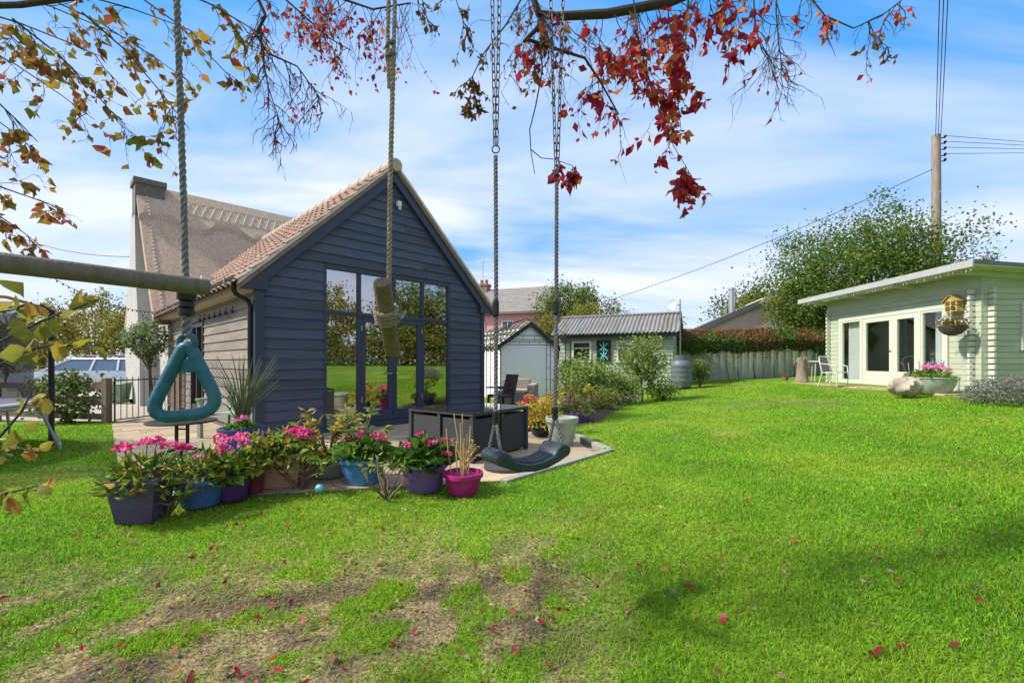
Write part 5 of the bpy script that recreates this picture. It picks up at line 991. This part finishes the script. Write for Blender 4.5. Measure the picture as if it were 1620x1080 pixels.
tb2 = thing('timber_bar', 'smooth round timber bar reaching in beside the trapeze ring', 'bar'); PWD = mat('weathered_round_timber', (.15, .125, .095), .85, .3, 8, .3, stretch=(6, 6, .6))
MB().tube([pn, pn+(end-pn)*.004, pn.lerp(end, .5), end], [.018, .021, .0215, .022], 18).build('bar', PWD, tb2, True)
MB().tube([end+Vector((0, 0, .12)), Vector((end.x, end.y, -.05))], .05, 14).build('post', PWD, tb2, True)

# ------------------------------------------------------------------ the overhanging tree
ot = thing('overhanging_tree', 'red leaved tree whose drooping branches overhang the swings', 'tree', (-3.2, -1.1, -.02))
OV_ = Vector(ot.location); loc = lambda p: Vector(p)-OV_
MB().tube([loc((-3.2, -1.1, -.1)), loc((-3.2, -1.1, .3)), loc((-3.1, -1.0, 1.6)), loc((-2.9, -.8, 2.7)), loc((-2.8, -.7, 4.2)), loc((-3.4, .2, 5.8))], [.32, .25, .21, .19, .13, .06], 16).build('trunk', BARK, ot, True)
limbp = [(-2.95, -.85, 2.5), (-2.2, .1, 3.2), (-.97, 1.28, 3.58), (-.5, 1.85, 3.58), (-.11, 2.1, 3.58), (.26, 2.33, 3.58), (1.0, 2.7, 3.75), (2.1, 3.1, 4.1)]
MB().tube([loc(p) for p in limbp], [.14, .11, .075, .065, .06, .055, .045, .02], 12).build('limb', BARK, ot, True)
tw = MB(); LP = []; LD = []   # twigs and leaf attachment points
LS = []; LK = []
def wander(a, b_, n_, amp):
    a = Vector(a); b_ = Vector(b_); return [a.lerp(b_, i/n_)+(Vector((random.gauss(0, amp), random.gauss(0, amp), random.gauss(0, amp*.6))) if 0 < i < n_ else Vector()) for i in range(n_+1)]
def branch(pxs, r0, r1, part=None):
    P = [at(*p) for p in pxs]; n_ = len(P); rr = [r0+(r1-r0)*i/(n_-1) for i in range(n_)]
    if part: MB().tube([loc(p) for p in P], rr, 9).build('branch', TWIG, ot, True)
    else: tw.tube([loc(p) for p in P], rr, 5)
    return P
def twig(a, d, ln, leafp, kind, size, depth=0, droop=.5, r0=.0035):
    """one drooping twig with side shoots; leaves towards its ends"""
    n_ = 6; p = Vector(a); d = Vector(d).normalized(); path = [p.copy()]
    for i in range(n_):
        d = (d+Vector((random.gauss(0, .22), random.gauss(0, .22), random.gauss(0, .15)-droop*.22))).normalized(); p = p+d*ln/n_; path.append(p.copy())
        if depth < 2 and random.random() < (.75 if depth == 0 else .4): twig(p, d+Vector((random.gauss(0, .7), random.gauss(0, .7), random.gauss(-.2, .4))), ln*random.uniform(.3, .55), leafp, kind, size, depth+1, droop, r0*.65)
        if random.random() < leafp*(.35+.65*i/n_):
            for q in range(random.randint(1, 2)): LP.append(tuple(p)); LD.append((d.x*.5+random.gauss(0, .6), d.y*.5+random.gauss(0, .6), -.7+random.gauss(0, .5))); LS.append(size*.84*random.uniform(.5, 1.25)); LK.append(kind)
    tw.tube([loc(q) for q in path], [r0*(1-.75*i/n_) for i in range(n_+1)], 4, cap=False)
# right hand branches
bA = branch([(1160, -40, 2.7), (1060, 3, 2.6), (960, 22, 2.5), (880, 26, 2.45), (852, 22, 2.42), (838, -20, 2.4)], .03, .017, True)
bB = branch([(862, 24, 2.43), (850, 45, 2.42), (829, 66, 2.4)], .018, .009, True)
bC = branch([(832, 62, 2.4), (880, 78, 2.42), (925, 92, 2.45), (950, 130, 2.5), (978, 180, 2.5)], .010, .004, True)
bD = branch([(855, 60, 2.4), (858, 110, 2.4), (848, 165, 2.38), (838, 205, 2.36), (840, 240, 2.36), (846, 275, 2.36)], .005, .002)
bD2 = branch([(839, 236, 2.36), (856, 250, 2.36), (876, 252, 2.38), (905, 262, 2.4), (918, 280, 2.4)], .003, .0015)
bE = branch([(1090, -30, 2.8), (1085, 60, 2.75), (1070, 140, 2.7), (1078, 210, 2.7)], .006, .002)
bF = branch([(830, -10, 2.3), (800, 40, 2.25), (765, 85, 2.2), (748, 120, 2.2), (745, 150, 2.2)], .005, .0018)
bG = branch([(1000, -20, 2.5), (1010, 60, 2.5), (1030, 140, 2.55), (1065, 230, 2.6), (1095, 280, 2.6)], .005, .0015)
bH = branch([(1190, -40, 2.6), (1195, 40, 2.6), (1205, 80, 2.6)], .006, .003); bI = branch([(1230, -60, 2.6), (1228, 20, 2.6), (1232, 70, 2.6), (1238, 110, 2.6)], .006, .002)
bJ = branch([(1270, -20, 2.7), (1305, 25, 2.7), (1350, 45, 2.7), (1395, 25, 2.7), (1440, -10, 2.7)], .005, .003); bK = branch([(1302, 20, 2.7), (1310, 60, 2.7), (1322, 90, 2.7)], .0035, .0015); bL = branch([(1375, 35, 2.7), (1385, 60, 2.7), (1405, 75, 2.7)], .003, .0012)
dn = Vector((0, 0, -1))
def along(P, n_, ln, leafp, kind, size, droop=.5, dirn=dn, t0=0., r0=.003):
    for k in range(n_):
        f = (t0+(1-t0)*random.random())*(len(P)-1.001); i = int(f); p = P[i].lerp(P[i+1], f-i); twig(p, dirn+Vector((random.gauss(0, .6), random.gauss(0, .5), random.gauss(0, .4))), ln*random.uniform(.6, 1.2), leafp, kind, size, 0, droop, r0)
along(bA[:4], 16, .42, .24, 'red', .075); along(bA[:3], 9, .45, .22, 'red', .075); along(bC, 8, .26, .13, 'red', .065); along(bE, 9, .22, .34, 'red', .075); along(bG, 8, .2, .28, 'red', .075, t0=.2)
along(bB+bC[:2], 6, .3, .15, 'brown', .04); along(bD2, 4, .08, .36, 'red', .062); along(bF, 5, .12, .2, 'brown', .035); along(bF[3:], 4, .09, .4, 'brown', .038); along(bA[3:], 8, .3, .12, 'olive', .05)
along(bH, 8, .32, .03, 'red', .05); along(bI, 10, .26, .03, 'red', .05); along(bJ, 11, .2, .05, 'red', .06); along(bK, 3, .1, .15, 'red', .06); along(bL, 5, .12, .08, 'brown', .05)
# middle left: bare dark twigs and small red leaves
bM = branch([(395, -30, 1.9), (420, 25, 1.9), (405, 55, 1.9), (425, 85, 1.9), (470, 105, 1.9), (510, 160, 1.92)], .009, .0018, True); bN = branch([(412, 45, 1.9), (415, 90, 1.9), (425, 140, 1.9), (445, 200, 1.9)], .005, .0015)
bO = branch([(480, -30, 2.3), (530, -5, 2.3), (590, 15, 2.3), (650, 5, 2.3)], .008, .004); bO2 = branch([(430, -20, 2.1), (475, 20, 2.1), (520, 60, 2.15), (555, 80, 2.2)], .005, .002)
along(bM, 9, .16, .05, 'red', .036); along(bN, 14, .12, .02, 'red', .03); along(bO, 22, .26, .22, 'red', .034, r0=.002); along(bO2, 10, .18, .2, 'red', .034, r0=.002)
along(branch([(665, -20, 2.3), (672, 20, 2.3), (680, 45, 2.3)], .003, .001), 4, .1, .2, 'brown', .04); along(branch([(715, -20, 2.3), (728, 20, 2.3), (735, 40, 2.3)], .003, .001), 4, .12, .2, 'brown', .04)
# far left: sweeping olive and brown sprays
for (x0, y0, x1, y1, k) in ((-60, 10, 160, 90, 7), (-20, -20, 230, 75, 8), (60, -10, 300, 130, 9), (-60, 60, 150, 190, 9), (-60, 120, 60, 225, 6), (20, 30, 200, 205, 9), (120, -10, 330, 60, 7), (130, 20, 300, 205, 8), (-60, 280, 95, 330, 6), (-60, 310, 60, 385, 6), (-40, 170, 40, 225, 4), (-40, 15, 90, 130, 6), (200, -20, 390, 150, 6), (270, -20, 420, 60, 6)):
    d0 = random.uniform(1.6, 2.3); P = branch([(x0, y0, d0), (x0*.6+x1*.4, y0*.68+y1*.32, d0+.03), (x0*.25+x1*.75, y0*.3+y1*.7, d0+.05), (x1, y1, d0+.08)], .0042, .0014); dd = (P[-1]-P[0]).normalized()
    along(P, max(3, k*2//3), .16, .16, 'olive', .056, .4, dd+dn*.3, .1, .002)
branch([(-60, 10, 1.5), (30, 8, 1.5), (120, -4, 1.5), (240, -10, 1.5)], .011, .008, True)
along(bA, 26, .3, .02, 'red', .05, r0=.002); along(bO, 14, .3, .02, 'red', .03, r0=.002); along(bM, 12, .22, .0, 'red', .03, r0=.002); along(bN, 10, .2, .0, 'red', .03, r0=.002); along(bI+bH[:1], 8, .3, .0, 'red', .03, r0=.002)
stuff(tw.build('twigs', TWIG, ot))
PALS = {'red': [(.42, .03, .04), (.52, .05, .06), (.30, .02, .04), (.5, .12, .04), (.56, .2, .06), (.38, .03, .07)], 'olive': [(.30, .21, .04), (.38, .17, .05), (.25, .25, .04), (.32, .09, .05), (.42, .26, .05), (.22, .13, .05)], 'brown': [(.16, .09, .04), (.22, .10, .04), (.14, .11, .03)]}
LP = np.array(LP); LD = np.array(LD); LS = np.array(LS); LK = np.array(LK)
print('overhang leaves', len(LP))
def big_leaf(col, seed):
    r = random.Random(seed); cu = r.uniform(-.5, .9); n_ = 5; mb = MB(); wid = [.0, .26*r.uniform(.7, 1.2), .33*r.uniform(.6, 1.15), .2*r.uniform(.6, 1.3), .0]; ys_ = [0, .25, .5, .78, 1]
    for y, w_ in zip(ys_, wid):
        z = -cu*y*y*.6; mb.v += [(-w_*r.uniform(.85, 1.1), y+r.uniform(-.03, .03), z+w_*r.uniform(.1, .9)), (r.uniform(-.04, .04), y, z), (w_*r.uniform(.7, 1.15), y+r.uniform(-.07, .07), z+w_*r.uniform(.1, .9))]
    for i in range(n_-1): mb.f += [(3*i, 3*i+1, 3*i+4, 3*i+3), (3*i+1, 3*i+2, 3*i+5, 3*i+4)]
    me = mb.mesh('leaf'); a = me.color_attributes.new('Col', 'FLOAT_COLOR', 'POINT'); v = [r.uniform(.8, 1.2) for _ in mb.v]
    for i, x in enumerate(v): a.data[i].color = (min(1, col[0]*x), min(1, col[1]*x), min(1, col[2]*x), 1)
    me.materials.append(LEAF); me.shade_smooth(); return me
LM = {k: [big_leaf(c, i*7+j) for i, c in enumerate(v) for j in range(2)] for k, v in PALS.items()}
order = np.argsort(-LS/np.maximum(LP[:, 1], .5)); big = order[:300]; rest = order[300:]
for i in big:
    q = Vector(LD[i]).to_track_quat('Y', 'Z'); o = put('leaf', random.choice(LM[LK[i]]), ot, loc(LP[i])); s = LS[i]; o.scale = (s, s, s); o.rotation_euler = (q @ Matrix.Rotation(random.random()*6.28, 3, 'Y').to_quaternion()).to_euler()
for k in PALS:
    q = rest[LK[rest] == k]
    if len(q): stuff(leaves('leaves', LP[q]-np.array(OV_), LS[q], PALS[k], LEAF, ot, .62, LD[q]))
# unseen crown mass added above the frame to shade the swings and lawn
P, _ = clumps(loc((-5.8, 1.6, 6.7)), (2.5, 2.0, .95), 45, 24, .4, .3); stuff(leaves('crown', P, .08, PALS['red']+PALS['olive'], LEAF, ot))

# sprig of the shrub at the left edge
ls2 = thing('sapling', 'yellow green sapling with broad leaves near the trampoline', 'sapling', (-2.35, 1.35, -.01)); o2 = Vector(ls2.location); tw2 = MB(); LP2 = []; LD2 = []
YL = [(.30, .27, .04), (.22, .23, .04), (.36, .28, .05), (.17, .18, .03), (.40, .22, .05)]
for P in ([(-40, 560, 1.5), (40, 520, 1.5), (95, 495, 1.5), (140, 480, 1.52)], [(-40, 600, 1.5), (30, 560, 1.5), (80, 545, 1.5), (135, 548, 1.5)], [(-40, 500, 1.55), (20, 490, 1.55), (50, 478, 1.55)], [(-60, 740, 1.4), (0, 690, 1.4), (35, 650, 1.4), (50, 620, 1.42)], [(-60, 800, 1.35), (10, 780, 1.35), (60, 768, 1.35)], [(-60, 700, 1.45), (10, 705, 1.45), (60, 715, 1.45)]):
    Q = [at(*p) for p in P]; base = Vector((-2.35, 1.35, -.05)); tw2.tube([Vector(base)-o2, (base.lerp(Q[0], .6)+Vector((-.05, 0, .1)))-o2]+[q-o2 for q in Q], [.012, .008]+[.005-.0035*i/len(Q) for i in range(len(Q))], 6)
    for k in range(10):
        f = (.15+.85*random.random())*(len(Q)-1.001); i = int(f); p = Q[i].lerp(Q[i+1], f-i); LP2.append(p+Vector((random.gauss(0, .012), random.gauss(0, .02), random.gauss(0, .012)))); LD2.append(Vector((random.gauss(.3, .7), random.gauss(0, .6), random.gauss(-.2, .6))))
tw2.build('stems', TWIG, ls2, True); YM = [big_leaf(c, 90+i) for i, c in enumerate(YL)]
for p, d in zip(LP2, LD2):
    o = put('leaf', random.choice(YM), ls2, p-o2); s = random.uniform(.045, .085); o.scale = (s*1.2, s, s); o.rotation_euler = (d.to_track_quat('Y', 'Z') @ Matrix.Rotation(random.random()*6.28, 3, 'Y').to_quaternion()).to_euler()

# ------------------------------------------------------------------ grass and fallen leaves
n_ = 520000; u = rng.random(n_); dmin, dmax = 1.45, 21.
d = dmin*(dmax/dmin)**(u**.80); tt_ = rng.uniform(-1.25, 1.25, n_); gx_ = d*tt_; gy = d
side = rng.random(n_) < .06; gx_[side] = rng.uniform(-5, 6, side.sum()); gy[side] = rng.uniform(-3, 2, side.sum())
ok = ~(inpoly(gx_, gy, PATIO, .12) & (gx_ > 0)) & ~inpoly(gx_, gy, PATIO, -.015) & ~((gy > 9.3) & (gx_ < -.5)) & ~((gx_ > 9.2) & (gy > 9.0)) & ~(gy > 17.8+.0*gx_) & ~((gx_ < 6.3) & (gx_ > -3) & (gy > 15.2)) & ~((gx_ < -8.4) & (gy > 9)) & (gx_ < 14) & (gx_ > -14)
bedp = inpoly(gx_, gy, [(1.1, 8.0), (2.6, 10.6), (4.4, 14.6), (3.4, 16.2), (.8, 15), (.6, 9.6)]); ok &= ~bedp
bmk = baremask(gx_, gy); ok &= rng.random(n_) > bmk*.74
gx_, gy, bmk = gx_[ok], gy[ok], bmk[ok]; n_ = len(gx_); dist = np.hypot(gx_, gy)
tuft = fbm(gx_, gy, 3.2, 31); hgt = (.014+.034*tuft**1.5+.014*rng.random(n_))*(1-.35*bmk); wid = (.0022+.0009*dist)*rng.uniform(.7, 1.3, n_)
gz_ = lawn_z(gx_, gy)+.018*(fbm(gx_, gy, 1.6, 3)-.5)+.03*(fbm(gx_, gy, .4, 9)-.5)-.004
az = rng.uniform(0, 2*math.pi, n_); lean = rng.uniform(.15, 1.1, n_)+bmk*rng.random(n_); la = az+rng.normal(0, .6, n_)+math.pi/2
B0 = np.stack([gx_, gy, gz_], 1); sx = np.stack([np.cos(az), np.sin(az), 0*az], 1)*wid[:, None]/2; ld = np.stack([np.cos(la), np.sin(la), 0*la], 1)
M0 = B0+ld*(hgt*lean*.35)[:, None]+np.array([0, 0, 1])*(hgt*.62)[:, None]; T0 = B0+ld*(hgt*lean)[:, None]+np.array([0, 0, 1])*(hgt*(1.05-.3*lean))[:, None]
V = np.stack([B0-sx, B0+sx, M0+sx*.8, M0-sx*.8, T0], 1).reshape(-1, 3); i5 = np.arange(n_)[:, None]*5; Fq = np.concatenate([i5+[0, 1, 2], i5+[0, 2, 3], i5+[3, 2, 4]], 0)
colg = pick(GRASSC, n_, .22); yl = np.clip((fbm(gx_, gy, .9, 21)-.42)*3.5+.6*(fbm(gx_, gy, 2.8, 71)-.5), 0, 1)[:, None]; colg = colg*(.72+.56*fbm(gx_, gy, 1.7, 55)[:, None]); colg = colg*(1-.45*yl)+np.array([.30, .42, .03])*.45*yl
dry = (rng.random(n_) < .05+.6*bmk)[:, None]; colg = np.where(dry, pick([(.38, .30, .14), (.30, .24, .12), (.26, .26, .07)], n_), colg)
stuff(tag(npmesh('grass', V, Fq, leafmat('grass_blade', .45, .7), np.repeat(colg, 5, 0)), 'short uneven green lawn grass', 'grass'))
FLP = [(.42, .03, .05), (.30, .02, .04), (.38, .22, .14), (.34, .14, .08), (.50, .34, .22), (.22, .05, .04), (.46, .12, .10), (.40, .28, .16)]; FM = [big_leaf(c, 200+i) for i, c in enumerate(FLP)]
cnt = 0
spots = [gnd(865, 965), gnd(880, 975), gnd(900, 962), gnd(868, 990), gnd(862, 1000), gnd(445, 1072), gnd(380, 1075), gnd(395, 1074), gnd(612, 1024), gnd(545, 1065), gnd(260, 1005), gnd(130, 1035), gnd(378, 970), gnd(1248, 880), gnd(405, 897), gnd(640, 838)]
while cnt < 260:
    if cnt < len(spots): x, y = spots[cnt].x, spots[cnt].y
    else:
        y = 1.55*(9.5/1.55)**(random.random()**1.05); x = random.gauss(-.35, .62)*y if random.random() < .72 else random.uniform(-1.1, 1.1)*y
    if bool(inpoly(x, y, PATIO)) or abs(x) > 1.2*y or (x < -7.5): continue
    s = random.uniform(.026, .056); o = put('fallen_leaf', FM[random.choice((0, 0, 1, 6)) if cnt < 16 else random.randrange(8)], None, (x, y, lz(x, y)+.026+random.uniform(-.006, .014)), (random.gauss(0, .45), random.gauss(0, .45), random.random()*6.28), (s, s, s))
    tag(o, 'fallen autumn leaf lying on the lawn', 'leaf', 'fallen leaves on the lawn'); cnt += 1
n_ = 900; y = 2*(12/2.)**rng.random(n_); x = rng.normal(-.5, .7, n_)*y; ok = ~inpoly(x, y, PATIO) & (np.abs(x) < 1.25*y) & (y < 9) & (x > -8.2); x, y = x[ok], y[ok]
P = np.stack([x, y, lawn_z(x, y)+.03], 1); D = rng.normal(size=(len(x), 3)); D[:, 2] *= .25; tag(stuff(leaves('leaf_litter', P, .035, FLP, LEAF, None, .6, D)), 'scattered small dry leaves among the grass', 'leaves')
